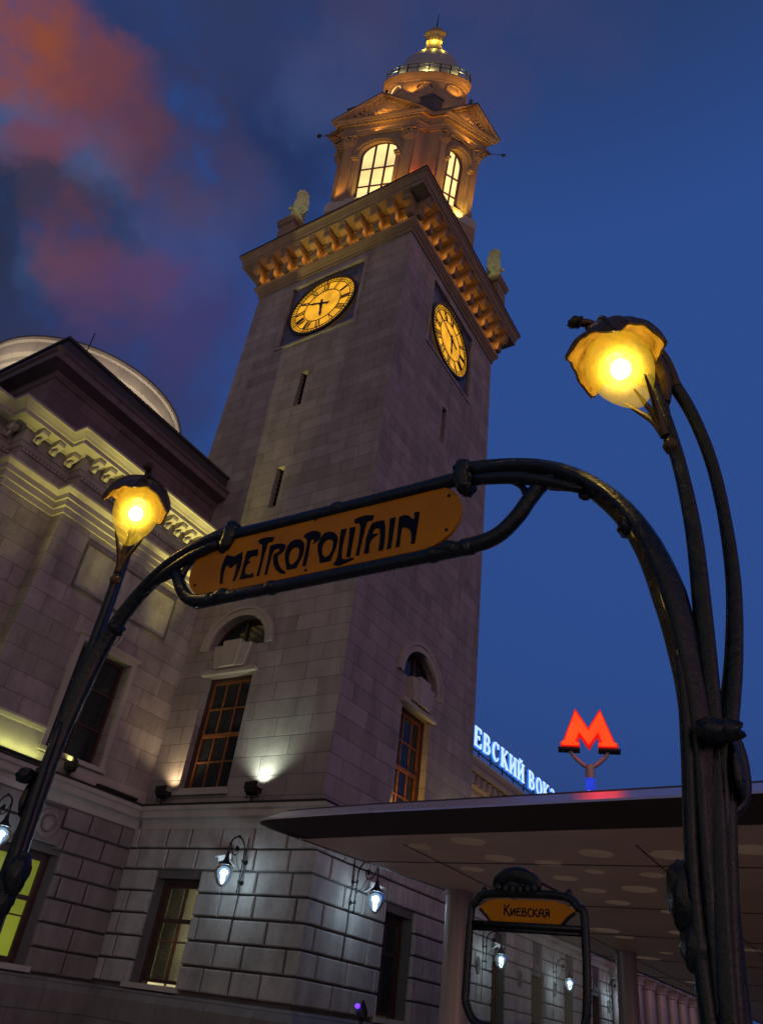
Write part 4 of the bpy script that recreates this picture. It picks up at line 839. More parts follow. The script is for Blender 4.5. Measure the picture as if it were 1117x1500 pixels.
for i, y in enumerate(wins):
    sash(FF, y - .6, y + .6, 1.48, 4.22, -.4, fac, 2, ((3.2, .1),), 'wood', 'glass', .08)
    f = MB(); f.poly(FF, [[(y - .7, 1.4), (y + .7, 1.4), (y + .7, 4.3), (y - .7, 4.3)], [(y - .58, 1.5), (y - .58, 4.2), (y + .58, 4.2), (y + .58, 1.5)]], -.48, -.34); f.build('window_frame', 'darkwood', fac)
    sash(FF, y - .88, y + .88, 6.62, 8.98, -.32, fac, 2, ((7.9, .08),), 'darkwood', 'glass')
    m_ = MB(); m_.box(FF, y - .5, y + .5, 4.45, 5.5, 0, .15, .03); m_.ell(FF.p(y, 5.0, .15), (.1, .24, .36), 14, 10, rough=.15); m_.build('medallion', 'groove', fac, True, 40)
    m2 = MB(); m2.ell(FF.p(y + 2.0, 4.0, .12), (.1, .2, .3), 14, 10, rough=.1); m2.build('roundel', 'groove', fac, True, 40)
# colonnade further along
cl = MB(); cl.box(FF, 45.5, 84, 6.05, 6.7, -.2, .9); cl.box(FF, 45.4, 84, 6.702, 6.85, -.2, 1.05); cl.build('colonnade_beam', 'trim', fac)
cw = MB(); cw.wall(FF, 52, 84, 0, 10.3); cw.build('colonnade_wall', 'groove', fac)
for i in range(14):
    y = 46.3 + i * 2.7; c = MB(); c.lathe((FX + .55, y, 0), [(.6, 0), (.6, .4), (.5, .5), (.46, .7), (.42, 5.3), (.5, 5.35), (.5, 5.5), (.6, 5.62), (.62, 5.75)], 20); c.box(FF, y - .66, y + .66, 5.75, 6.04, -.1, 1.2); c.build('column', 'column', fac, True, 40)
# glow under the cornice
light('cornice_light', 'AREA', (FX + .45, 31, 9.0), 16, (1, .62, .25), fac, 10, (FX + .25, 31, 11), sy=.1)
# ================================================================== ROOF LETTERING on the station
def serif_letter(ch):
    """strokes in a box about .62 wide and .95 high: (points, width)"""
    T, t = .13, .05; S = []
    def ser(x, z, w=.24): S.append(([(x - w / 2, z), (x + w / 2, z)], .04))
    W = .58
    if ch == 'К': S += [([(.12, 0), (.12, .95)], T), ([(.16, .45), (.5, .93)], t), ([(.22, .52), (.54, .02)], T)]; ser(.12, .02); ser(.12, .93); ser(.5, .93, .2); ser(.54, .02, .22)
    elif ch == 'И': S += [([(.12, 0), (.12, .95)], T), ([(.52, 0), (.52, .95)], T), ([(.12, .1), (.52, .85)], t)]; [ser(x, z) for x in (.12, .52) for z in (.02, .93)]
    elif ch == 'Й': S += [([(.12, 0), (.12, .95)], T), ([(.52, 0), (.52, .95)], T), ([(.12, .1), (.52, .85)], t), ([(.2, 1.14), (.26, 1.05), (.32, 1.03), (.38, 1.05), (.44, 1.14)], .05)]; [ser(x, z) for x in (.12, .52) for z in (.02, .93)]
    elif ch == 'Е': S += [([(.12, 0), (.12, .95)], T), ([(.04, .925), (.5, .925)], .05), ([(.04, .025), (.52, .025)], .05), ([(.12, .48), (.38, .48)], .045), ([(.5, .95), (.5, .74)], .04), ([(.53, 0), (.53, .24)], .04), ([(.38, .38), (.38, .58)], .04)]; W = .54
    elif ch == 'В': S += [([(.12, 0), (.12, .95)], T), ([(.04, .93), (.28, .93), (.42, .86), (.46, .72), (.4, .56), (.28, .5), (.12, .5)], [.04, .04, .09, .12, .09, .04, .04]), ([(.28, .5), (.46, .42), (.52, .25), (.44, .09), (.28, .02), (.04, .02)], [.04, .09, .12, .09, .04, .04])]
    elif ch == 'С': S += [([(.5, .7), (.44, .88), (.32, .94), (.18, .86), (.1, .66), (.08, .47), (.1, .28), (.18, .1), (.32, .01), (.44, .07), (.52, .24)], [.03, .05, .05, .09, .13, .14, .13, .09, .05, .05, .03]), ([(.51, .95), (.51, .68)], .035)]
    elif ch == 'О': S += [([(.32, .94), (.18, .86), (.1, .66), (.08, .47), (.1, .28), (.18, .1), (.32, .01), (.46, .1), (.54, .28), (.56, .47), (.54, .66), (.46, .86), (.32, .94)], [.05, .08, .12, .14, .12, .08, .05, .08, .12, .14, .12, .08, .05])]
    elif ch == 'З': S += [([(.1, .74), (.16, .9), (.28, .94), (.42, .86), (.44, .72), (.38, .56), (.24, .49)], [.03, .05, .05, .09, .12, .08, .04]), ([(.24, .49), (.42, .42), (.5, .25), (.42, .07), (.26, .01), (.12, .07), (.07, .24)], [.04, .09, .13, .09, .05, .05, .03])]; W = .54
    elif ch == 'А': S += [([(.06, 0), (.3, .95)], t), ([(.3, .95), (.56, 0)], T), ([(.15, .33), (.44, .33)], .045)]; ser(.06, .02, .2); ser(.56, .02)
    elif ch == 'Л': S += [([(.04, .05), (.12, .06), (.18, .3), (.22, .93)], [.08, .06, .05, .05]), ([(.5, 0), (.5, .95)], T), ([(.16, .925), (.58, .925)], .05)]; ser(.5, .02)
    return S, W
sign = thing('roof_lettering', 'glowing white and blue Cyrillic letters standing on the station roof edge, reading КИЕВСКИЙ ВОКЗАЛ', 'sign', (FX + .75, 27, 11.1))
LF = Fr((FX + .8, 0, 11.30), (0, 1, 0), (1, 0, 0)); y = 24.80
for wi, word in enumerate(('КИЕВСКИЙ', 'ВОКЗАЛ')):
    for ch in word:
        S, W = serif_letter(ch); k = 1.19; kz = .80; bl = MB(); fc = MB()
        for i, (pts, wd_) in enumerate(S):
            pts = [(y + a * k, b * kz) for a, b in pts]; ws = [q * k for q in (wd_ if isinstance(wd_, list) else [wd_] * len(pts))]
            bl.ribbon(LF, pts, [q + .075 for q in ws], .0, .06 + i * .0012); fc.ribbon(LF, pts, [q + .012 for q in ws], .075, .115 + i * .0015)
        lt = fc.build('letter', 'letterwhite', sign); bl.build('letter_halo_box', 'letterblue', lt)
        y += (W + .165) * k + .02
    y += .42
fr = MB(); yy = 25.1
fr.box(LF, 25.0, y - .4, -.10, -.05, -.1, -.06); fr.box(LF, 25.0, y - .4, .62, .66, -.1, -.06)
while yy < y - .4: fr.box(LF, yy, yy + .04, -.35, .64, -.14, -.101); yy += 1.2
fr.build('support_frame', 'iron', sign)
light('letter_glow', 'AREA', LF.p(30.5, .3, .5), 14, (.25, .5, 1), sign, 11, LF.p(30.5, -.6, .1), sy=.2)

# ================================================================== CANOPY
can = thing('entrance_canopy', 'wide flat canopy with pale metal edge and round discs in its brown soffit', 'canopy', (-2, 20, 0))
lip = [(-9.1, 10.76), (-8.6, 10.68), (-7.0, 10.48), (14, 8.7), (14, 70), (-7.0, 70), (-8.1, 41), (-8.76, 16.7), (-9.46, 12.0), (-9.53, 11.4), (-9.5, 11.05), (-9.34, 10.85)]
def inset(path, d):
    P = [Vector((a, b, 0)) for a, b in path]; n = len(P); out_ = []
    for i in range(n):
        a = (P[i] - P[i - 1]).normalized(); b = (P[(i + 1) % n] - P[i]).normalized(); na, nb = Vector((-a.y, a.x, 0)), Vector((-b.y, b.x, 0)); m = (na + nb) / max(.35, 1 + na.dot(nb)); out_.append(P[i] + m * d)
    return out_
def ringm(A, za, B, zb, mat, name, cap=None):
    n = len(A); mb = MB(); vs = [Vector((p[0], p[1], za)) for p in A] + [Vector((p[0], p[1], zb)) for p in B]
    mb.add(vs, [(i, (i + 1) % n, (i + 1) % n + n, i + n) for i in range(n)])
    return mb.build(name, mat, can)
i0 = inset(lip, 0.0); i1 = inset(lip, .75)
ringm(i1, 4.25, i0, 4.41, 'chamfer', 'canopy_rim')
rt = inset(lip, .42); ringm(i0, 4.414, inset(lip, .02), 4.45, 'fascia', 'rim_edge'); ringm(inset(lip, .02), 4.45, rt, 4.66, 'fascia', 'fascia')
rt2 = inset(lip, .50); ringm(rt, 4.66, rt2, 4.71, 'chamfer', 'roof_upstand')
mb = MB(); tri = tessellate_polygon([[Vector((p.x, p.y, 0)) for p in rt2]]); mb.add([Vector((p.x, p.y, 4.71)) for p in rt2], [tuple(t) for t in tri]); mb.build('canopy_roof', 'chamfer', can)
mb = MB(); tri = tessellate_polygon([[Vector((p.x, p.y, 0)) for p in i1]]); mb.add([Vector((p.x, p.y, 4.25)) for p in i1], [tuple(t) for t in tri]); mb.build('soffit', 'soffit', can)
# open joints between fascia sheets and soffit panels
jm = MB(); HF = Fr((0, 0, 0), (1, 0, 0), (0, -1, 0))
for yj in (13.2, 17.2, 21.2, 26, 31, 37): jm.box(HF, -8.6, 13, 4.238, 4.2495, -yj - .012, -yj + .012)
for xj in (-6.9, -3.0, 1.0, 5): jm.box(HF, xj, xj + .02, 4.239, 4.2492, -60, -11.8)
jm.build('panel_joint', 'groove', can)
random.seed(11)
DI = [(-3.97, 11.98, .36), (-4.11, 13.54, .36), (-2.96, 12.41, .62), (-2.88, 13.59, .42), (-4.9, 12.1, .5), (-6.09, 13.99, .36), (-6.11, 12.68, .38), (-5.26, 14.34, .30), (-4.2, 16.6, .42), (-5.2, 16.9, .3), (-3.2, 16.3, .4),
      (-7.3, 13.1, .28), (-7.1, 15.0, .3), (-5.1, 11.2 + 7, .33), (-3.1, 18.6, .3), (-1.6, 13.2, .4), (-.4, 12.6, .35), (-1.2, 15.4, .36), (-.2, 17.2, .4), (-3.6, 15.2, .27), (-5.4, 15.7, .3), (-6.3, 17.6, .3), (-4.6, 15.0, .22), (.8, 14.2, .5), (-6.6, 11.75 + 4.4, .26)]
for k in range(60):
    for tr_ in range(40):
        x, y_ = random.uniform(-7.2, 5), random.uniform(18.8, 44); r_ = random.choice((.26, .32, .4, .5))
        if all(math.hypot(x - a, y_ - b) > r_ + c + .25 for a, b, c in DI) and math.hypot(x * .914 + 6.75, y_ * .914 - 24.6) > 1: DI.append((x, y_, r_)); break
DI = [q for q in DI if q[1] * .914 - q[2] * .72 > 11.35 - .085 * (q[0] * .914 + 8.5) + .1 and q[0] * .914 - q[2] > -8.1][:80]
for x, y_, r_ in DI:
    r_ *= .72; d = MB(); d.lathe((x * .914, y_ * .914, 4.244), [(0, 0), (r_, 0), (r_ + .006, .005)], 32); d.build('soffit_disc', 'disc', can)
for x, y_ in ((-7.9, 16.1), (-6.75, 24.6), (-6.2, 35), (-5.8, 46), (9, 17), (9, 28), (9, 39)):
    c = MB(); c.lathe((x, y_, 0), [(.4, 0), (.4, .04), (.29, .05), (.285, 4.17), (.31, 4.17), (.31, 4.25)], 32); c.build('column', 'column', can, True, 40)

# ================================================================== RED M SIGN
ms = thing('metro_sign', 'glowing red letter M on a forked pole standing on the canopy roof', 'sign', (-3.82, 12.45, 4.71))
MF = Fr((-3.82, 12.45, 0), Vector((.955, .297, 0)), Vector((.297, -.955, 0)))
cz = 6.0
MZ = .83; MX = .94
Mo = [(-.46, 0), (-.22, .72), (.0, .30), (.22, .72), (.46, 0), (.50, 0), (.50, -.09), (.16, -.09), (.16, 0), (.20, 0), (.155, .17), (.0, -.10), (-.155, .17), (-.20, 0), (-.16, 0), (-.16, -.09), (-.50, -.09), (-.50, 0)]
mb = MB(); mb.poly(MF, [(a * MX, cz + b * MZ) for a, b in Mo], -.09, .09); lt = mb.build('letter', 'redside', ms)
Mi = [(-.425, .015), (-.22, .655), (.0, .235), (.22, .655), (.425, .015), (.475, .0), (.475, -.065), (.18, -.065), (.18, -.015), (.235, .01), (.17, .225), (.0, -.045), (-.17, .225), (-.235, .01), (-.18, -.015), (-.18, -.065), (-.475, -.065), (-.475, .0)]
mb = MB(); mb.poly(MF, [(a * MX, cz + b * MZ) for a, b in Mi], .0905, .1); mb.poly(MF, [(a * MX, cz + b * MZ) for a, b in Mi], -.1, -.0905); mb.build('lit_face', 'red', lt)
fk = MB()
for s in (-1, 1): fk.tube([MF.p(s * .30, cz - .10), MF.p(s * .27, cz - .2), MF.p(s * .10, cz - .36), MF.p(0, cz - .40)], .035, 10)
fk.build('fork_arm', 'column', ms, True)
for s in (-1, 1):
    b = MB(); b.box(MF, min(s * .15, s * .51), max(s * .15, s * .51), cz - .13, cz - .0905, -.1, .1); b.build('letter_base', 'iron', ms)
pl = MB(); pl.tube([MF.p(0, 4.72), MF.p(0, cz - .36)], .075, 16, smooth=1); pl.build('pole', 'column', ms, True, 40)
bd = MB(); bd.tube([MF.p(0, 5.21), MF.p(0, 5.42)], .077, 16, smooth=1, cap=False); bd.build('blue_band', 'poleblue', ms, True)
bd = MB(); bd.tube([MF.p(0, 5.14), MF.p(0, 5.21)], .0775, 16, smooth=1, cap=False); bd.build('yellow_band', 'poleyellow', ms, True)
light('letter_light', 'POINT', MF.p(0, cz + .15, .3), 5, (1, .03, .01), ms, .25)

# ================================================================== WALL LANTERNS  (local frame: wall at y=0, outward +y)
WL = 'wall lanterns on curled iron brackets along the station walls'
def wall_lamp(label, loc, rz):
    t = thing('wall_lantern', label, 'wall lamp', loc, WL); t.location = (0, 0, 0)
    br = MB()
    br.tube([(0, .14, -.38), (0, .14, .55)], .017, 8, smooth=1)
    br.tube([(0, .14, .45), (0, .16, .60), (0, .28, .76), (0, .45, .82), (0, .62, .76), (0, .73, .62), (0, .75, .42)], .021, 10)
    br.tube([(0, .70, .62), (0, .62, .45), (0, .5, .38), (0, .40, .44), (0, .38, .55), (0, .45, .60), (0, .50, .55)], .013, 8)
    br.ell((0, .46, .54), (.03, .06, .07), 10, 8)
    br.tube([(0, .15, .05), (0, .3, .16), (0, .42, .36), (0, .52, .38)], .010, 8)
    for z in (.30, -.18):
        br.tube([(0, 0, z), (0, .17, z)], .016, 8, smooth=1); br.ell((0, .14, z), (.035, .035, .04), 10, 6); br.lathe((0, .0, z), [(0, .02), (.06, .015), (.06, 0)], 12, Vector((0, 1, 0)))
        br.tube([(-.06, .14, z + .05), (0, .14, z), (.06, .14, z + .05)], .010, 6)
    br.tube([(0, .14, -.38), (0, .14, -.44)], [.03, .005], 8, smooth=1); br.ell((0, .45, .84), (.03, .05, .03), 8, 6)
    br.build('bracket', 'iron', t, True, 50)
    cp = MB(); cp.lathe((0, .75, 0), [(.022, .44), (.03, .38), (.045, .32), (.06, .24), (.10, .17), (.165, .12), (.17, .09), (.15, .085), (0, .085)], 24); cp.build('lamp_cap', 'iron', t, True, 45)
    gl = MB(); gl.lathe((0, .75, 0), [(.15, .09), (.20, .04), (.232, -.03), (.228, -.11), (.19, -.22), (.13, -.32), (.06, -.39), (.02, -.405), (0, -.407)], 28); gl.build('lamp_globe', 'globewhite', t, True)
    bb = MB(); bb.ell((0, .75, -.08), (.075, .075, .09), 14, 10); bb.build('bulb', 'bulbwhite', t, True)
    cb = MB(); cb.tube([(.05, .02, .9), (.05, .03, .3), (.02, .03, .1), (.07, .02, -.18), (.03, .02, -.5), (.07, .02, -1.5)], .012, 6); cb.build('cable', 'iron', t)
    light('lamp_light', 'POINT', (0, .75, -.08), 120, (.78, .92, 1), t, .11)
    t.location = loc; t.rotation_euler = (0, 0, rz)
    return t
lamp0 = wall_lamp('lit white wall lantern on the tower left face, beside the yellow-lit ground window', (-13.92, Y0 - .12, 4.42), PI)
copytree(lamp0, (X0 + .12, 17.75, 4.36), -PI / 2, 'lit white wall lantern on the tower right face, just under the canopy tip')
copytree(lamp0, (WX + .12, 11.35, 4.42), -PI / 2, 'lit white wall lantern on the left wing, cut by the left edge of the picture')
for y_, lb in ((29.8, 'nearer lit wall lantern on the station facade, framed by the small orange sign board'), (37.4, 'farther lit wall lantern on the station facade, framed by the small orange sign board'), (45.3, 'wall lantern beside the second canopy column, last one before the colonnade')):
    copytree(lamp0, (FX + .12, y_, 4.36), -PI / 2, lb)
def cctv(label, F, u, z, dirn):
    t = thing('security_camera', label, 'camera', F.p(u, z, .12), 'white cameras fixed beside the wall lanterns')
    a = F.p(u, z, .3); b = a + dirn * .34; m_ = MB(); up_ = Vector((0, 0, 1)); s_ = dirn.cross(up_).normalized(); q = s_.cross(dirn).normalized()
    BF = Fr(a, dirn, s_); BF.Z = q; m_.box(BF, 0, .34, -.05, .05, -.05, .05, .015); m_.box(BF, -.02, .40, .052, .062, -.065, .065); m_.build('camera_body', 'camerawhite', t)
    ln = MB(); ln.lathe(b, [(0, .012), (.035, .01), (.04, 0)], 14, dirn); ln.build('lens', 'glass', t)
    k = MB(); k.tube([F.p(u, z - .18, .11), F.p(u, z - .16, .2), a + dirn * .08 - q * .05], .02, 8); k.build('mount', 'camerawhite', t)
cctv('white security camera behind the lantern on the tower left face', FA, -14.30 - TX, 4.82, Vector((-.75, -.6, -.28)).normalized())
cctv('white security camera beside the lantern on the tower right face', FB, 18.35 - TY, 4.72, Vector((.45, .85, -.2)).normalized())
cctv('white security camera beside the nearer facade lantern', FF, 30.5, 4.85, Vector((.5, .8, -.25)).normalized())

# ================================================================== LEDGE FLOODLIGHTS
def flood(label, F, u, z, col, e, aim, spot, d=.24, lit=True):
    t = thing('ledge_floodlight', label, 'floodlight', F.p(u, z, d), 'black floodlights standing on the stringcourse ledge')
    c = F.p(u, z + .24, d); dirn = (aim - c).normalized(); s_ = dirn.cross(Vector((0, 0, 1))).normalized(); q = s_.cross(dirn).normalized(); B = Fr(c, s_, dirn); B.Z = q
    h = MB(); h.box(B, -.20, .20, -.13, .13, -.10, .06, .02); h.box(B, -.23, .23, .10, .16, -.02, .16)
    for k in range(5): h.box(B, -.16 + k * .07, -.14 + k * .07, -.10, .10, -.15, -.102)
    h.build('housing', 'iron', t)
    ln = MB(); ln.box(B, -.15, .15, -.09, .09, .0605, .066); ln.build('lens', 'glass', t)
    y_ = MB(); y_.tube([c + s_ * .22, c + s_ * .24 - Vector((0, 0, .22)), F.p(u, z + .02, d), c - s_ * .24 - Vector((0, 0, .22)), c - s_ * .22], .018, 8, smooth=1); y_.tube([F.p(u, z - .1, d), F.p(u, z + .05, d)], .04, 8, smooth=1); y_.build('yoke', 'iron', t)
    light('flood_lamp', 'SPOT', c + dirn * .1, e, col, t, .05, aim, spot, .9)
    return t
flood('black floodlight left of the tower tall window, throwing a warm pool', FA, -1.15, 6.27, (1, .72, .40), 110, FA.p(-1.1, 12, .0), 120, .32)
flood('black floodlight near the tower front corner, throwing a cool pale green pool', FA, 2.25, 6.27, (.84, 1.0, .80), 190, FA.p(2.3, 12.5, .0), 125, .34)
flood('ledge floodlight on the tower right face, lighting the tall window side from behind the canopy', FB, -1.3, 6.27, (1, .55, .08), 150, FB.p(.95, 8.4, -.2), 80)
flood('ledge floodlight at the far end of the tower right face', FB, 2.9, 6.27, (1, .92, .6), 130, FB.p(2.8, 9.0, 0), 120)
LM = (.93, 1.0, .30)
flood('small floodlight on the wing ledge below the dark upper window', W3, 13.0, 6.25, LM, 8, W3.p(12.8, 7.6, 0), 110)
wl = thing('ledge_strip_light', 'thin dark strip of lights lying along the wing ledge by the tower corner', 'strip light', (WX + .2, 15, 6.25))
sm = MB(); sm.box(W3, 14.1, 15.6, 6.26, 6.33, .12, .24); sm.build('housing', 'iron', wl)
sm = MB(); sm.box(W3, 10.2, 12.3, 6.26, 6.32, .16, .26); sm.box(W2, 8.4, 9.9, 6.26, 6.32, .16, .26); sm.box(W1, 2, 8.1, 6.26, 6.32, .16, .26); sm.build('housing', 'iron', wl)
light('strip_lamp', 'AREA', W3.p(11.2, 6.36, .22), 9, LM, wl, 2.0, W3.p(11.2, 7.4, 0), sy=.06)
light('strip_lamp', 'AREA', W2.p(9.1, 6.36, .22), 7, LM, wl, 1.4, W2.p(9.1, 7.4, 0), sy=.06)
light('strip_lamp', 'AREA', W1.p(5.0, 6.36, .22), 24, LM, wl, 6.0, W1.p(5.0, 7.4, 0), sy=.06)
for y_, e, xx in ((5.0, 2000, -18.5), (8.9, 2200, -17.9), (11.4, 3800, -17.3), (14.2, 6000, -17.3)):
    light('strip_lamp', 'SPOT', (xx, y_, 6.4), e, (1, .86, .22), wl, .1, (xx - .1, y_ + .4, 15), 28, 1)
# ================================================================== METRO PORTAL (foreground)
por = thing('metro_entrance_arch', 'dark green art nouveau metro entrance arch carrying an orange METROPOLITAIN panel between two lamp posts', 'entrance arch', (-2.62, 3.2, 0))
PF = Fr((0, 3.2, 0), (1, 0, 0), (0, -1, 0)); CXP = -2.62
pn = MB(); a = []
pn_u0, pn_u1, pn_z0, pn_z1 = -3.87, -1.68, 3.945, 4.405
rr = .22
def rrect(u0, u1, z0, z1, r, rz=None):
    rz = rz or r
    return arc(u1 - r, z1 - rz, r, PI / 2, 0, 10, rz) + arc(u1 - r, z0 + rz, r, 0, -PI / 2, 10, rz) + arc(u0 + r, z0 + rz, r, 1.5 * PI, PI, 10, rz) + arc(u0 + r, z1 - rz, r, PI, PI / 2, 10, rz)
pn.poly(PF, rrect(pn_u0, pn_u1, pn_z0, pn_z1, .25, .2295)[::-1], -.012, .012); panel = pn.build('sign_panel', 'enamel', por)
bo = MB()
for u, z in ((-3.78, 4.30), (-3.78, 4.05), (-1.77, 4.30), (-1.77, 4.05), (-2.78, 4.375), (-2.78, 3.975)): bo.lathe(PF.p(u, z, .012), [(.011, 0), (.010, .006), (.004, .009), (0, .009)], 10, PF.N)
bo.build('bolt', 'iron', panel)
for i, (ch, loops) in enumerate(LETTERS):
    l_ = MB(); l_.poly(PF, loops, .0125, .0165 + i * .0001); l_.build('letter', 'navy', panel)
def mir(pts, m): return [((2 * CXP - u) if m else u, z) for u, z in pts]
def T3(pts, d=0): return [PF.p(u, z, d) for u, z in pts]
# long rails above and below the panel
rm = MB(); rm.tube(T3([(-3.70, 4.435), (-3.2, 4.425), (-2.62, 4.422), (-2.1, 4.42), (-1.62, 4.42)]), [.05, .045, .043, .045, .05], 12, flute=.08); rm.ell(PF.p(-2.62, 4.43), (.07, .05, .055)); rm.build('top_rail', 'bronze', por, True)
rm = MB(); rm.tube(T3([(-3.72, 3.90), (-3.2, 3.895), (-2.62, 3.895), (-2.0, 3.895), (-1.60, 3.90)]), [.05, .042, .042, .042, .05], 12, flute=.08)
for u in (-3.05, -1.85): rm.ell(PF.p(u, 3.9), (.06, .052, .052))
rm.build('bottom_rail', 'bronze', por, True)
for m in (0, 1):
    sg = -1 if m else 1
    # main trunk from the ground, then the arm that swings over to the rail
    tk = MB()
    tk.tube(T3(mir([(-.57, 0), (-.57, .5), (-.57, 1.2), (-.565, 1.8), (-.55, 2.3), (-.53, 2.7), (-.535, 3.0), (-.575, 3.4), (-.68, 3.78), (-.86, 4.08), (-1.10, 4.29), (-1.36, 4.40), (-1.62, 4.44)], m)), [.12, .078, .056, .054, .054, .058, .056, .07, .058, .055, .06, .055, .05], 16, flute=.13)
    tk.tube(T3(mir([(-.52, 0), (-.525, 1.0), (-.52, 1.9), (-.48, 2.5), (-.44, 2.8)], m), -.03), [.09, .05, .045, .048, .05], 12, flute=.1)
    tk.tube(T3(mir([(-.55, 1.3), (-.60, 1.75), (-.60, 2.2), (-.56, 2.75), (-.56, 3.1)], m), .05), [.035, .032, .028, .028, .015], 10)
    # swollen knuckles
    tk.ell(PF.p(*mir([(-.64, 2.13)], m)[0], .02), (.06, .07, .13), rough=.2); tk.ell(PF.p(*mir([(-.62, 1.97)], m)[0], .03), (.05, .06, .09), rough=.2)
    tk.ell(PF.p(*mir([(-.46, 2.72)], m)[0], .10), (.055, .05, .05), rough=.3); tk.ell(PF.p(*mir([(-.42, 2.73)], m)[0], .06), (.07, .05, .045), rough=.3)
    tk.ell(PF.p(*mir([(-.735, 3.82)], m)[0], .0), (.045, .06, .05), rough=.3)
    tk.ell(PF.p(*mir([(-.40, 2.6)], m)[0], -.02), (.022, .05, .12), rough=.1)
    tk.build('post', 'bronze', por, True)
    ar = MB()
    # upper flange with ribs riding on the arm
    ar.tube(T3(mir([(-.78, 4.02), (-.98, 4.24), (-1.22, 4.385), (-1.50, 4.47), (-1.70, 4.49)], m)), [.02, .032, .035, .035, .045], 10)
    ar.tube(T3(mir([(-.95, 4.10), (-1.12, 4.2), (-1.34, 4.30), (-1.6, 4.36)], m), .03), [.02, .035, .04, .035], 10)
    ar.ell(PF.p(*mir([(-1.70, 4.47)], m)[0]), (.055, .07, .06), rough=.25); ar.ell(PF.p(*mir([(-1.655, 4.35)], m)[0]), (.05, .06, .075), rough=.2); ar.tube(T3(mir([(-1.68, 4.52), (-1.69, 4.42), (-1.66, 4.31)], m), .02), [.05, .062, .045], 10)
    # lower loop with the web to the arm
    ar.tube(T3(mir([(-1.66, 3.905), (-1.52, 3.915), (-1.42, 3.955), (-1.32, 4.05), (-1.25, 4.15), (-1.17, 4.235), (-1.04, 4.27)], m)), [.05, .048, .046, .046, .045, .045, .03], 12, flute=.08)
    ar.tube(T3(mir([(-1.27, 4.17), (-1.31, 4.25), (-1.38, 4.305), (-1.5, 4.34)], m)), [.03, .018, .016, .02], 10)
    ar.tube(T3(mir([(-1.12, 4.21), (-1.05, 4.17), (-1.0, 4.155), (-.94, 4.16)], m), .01), [.045, .03, .028, .02], 10)
    ar.ell(PF.p(*mir([(-.99, 4.135)], m)[0], .01), (.025, .025, .02)); ar.tube(T3(mir([(-.96, 4.13), (-.965, 4.085), (-.95, 4.065), (-.925, 4.06)], m), .01), [.012, .014, .017, .02], 8)
    ar.tube(T3(mir([(-1.7, 3.9), (-1.76, 3.92), (-1.8, 3.90)], m)), [.05, .055, .04], 10)
    ar.build('arm', 'bronze', por, True)
    # lamp stalks: they fork in the plane that runs obliquely to the arch
    w_ = Vector((.75 * sg, .66, 0)).normalized(); base_ = PF.p(*mir([(-.5, 0)], m)[0])
    def S(s, z, o=0): return base_ + w_ * s + Vector((0, 0, z)) + Vector((w_.y, -w_.x, 0)) * o
    st = MB()
    st.tube([S(-.06, .1), S(-.06, 1.6), S(.0, 2.4), S(.04, 2.8), S(.07, 3.31), S(.085, 3.75), S(.065, 4.12), S(.03, 4.38), S(-.01, 4.6), S(-.06, 4.78)], [.045, .036, .038, .042, .041, .038, .035, .036, .034, .028], 12, flute=.14)
    st.tube([S(-.04, .1), S(-.04, 1.6), S(.04, 2.4), S(.10, 2.75), S(.185, 3.1), S(.25, 3.5), S(.265, 3.9), S(.245, 4.25), S(.18, 4.56), S(.09, 4.78), S(.01, 4.95), S(-.08, 5.07)], [.045, .036, .038, .042, .038, .034, .031, .032, .033, .036, .04, .03], 12, flute=.12)
    st.tube([S(.11, 2.82), S(.145, 2.68), S(.13, 2.52), S(.05, 2.42)], [.02, .026, .028, .02], 10)
    st.build('lamp_stalk', 'bronze', por, True)
    # flower hood
    cc_ = S(-.245, 4.86); ax = (S(-.05, 4.44) - S(-.26, 4.97)).normalized()
    e1 = (w_ - ax * w_.dot(ax)).normalized(); e2 = ax.cross(e1)
    def HP(th, ph, R_): return cc_ + (-ax * math.cos(th) * .9 + (e1 * math.cos(ph) + e2 * math.sin(ph)) * math.sin(th)) * R_
    hd = MB(); nA, nT = 70, 16; vs = []
    for sh in (1, 0):
        for i in range(nT + 1):
            for j in range(nA):
                ph = 2 * PI * j / nA; pet = .5 + .5 * math.cos(ph * 5 + 2.2); lim = math.radians(80 + 18 * pet ** 2 + 30 * math.cos(ph) ** 3); t_ = i / nT; th = lim * t_
                R_ = (.262 if sh else .247) * (1 + .02 * math.cos(ph * 15) * math.sin(th)) * (1 + .35 * max(0, t_ - .78) * pet ** 3 - .05 * (1 - pet) * t_)
                vs.append(HP(th, ph, R_))
    K = (nT + 1) * nA; fs = []; fin = []
    for i in range(nT):
        for j in range(nA):
            j2 = (j + 1) % nA; fs.append((i * nA + j, (i + 1) * nA + j, (i + 1) * nA + j2, i * nA + j2)); fin.append((K + i * nA + j, K + i * nA + j2, K + (i + 1) * nA + j2, K + (i + 1) * nA + j))
    for j in range(nA): j2 = (j + 1) % nA; fs.append((nT * nA + j, K + nT * nA + j, K + nT * nA + j2, nT * nA + j2))
    hd.add(vs, fs); ln_ = MB(); ln_.add(vs, fin)
    for k in range(5):   # ribs over the hood, ending in the petal tips
        ph = (2 * PI * k - 2.2) / 5; lim = math.radians(98 + 30 * math.cos(ph) ** 3)
        hd.tube([HP(lim * q, ph, .268 + (.02 if q > .95 else 0)) for q in (.08, .3, .55, .8, 1.0)], [.018, .015, .013, .011, .005], 8)
    tp = cc_ - ax * .25
    hd.tube([tp, tp - ax * .03 - w_ * .04, tp - ax * .02 - w_ * .11], [.03, .026, .026], 10); hd.ell(tp - ax * .015 - w_ * .13, (.045, .036, .036), rough=.25)
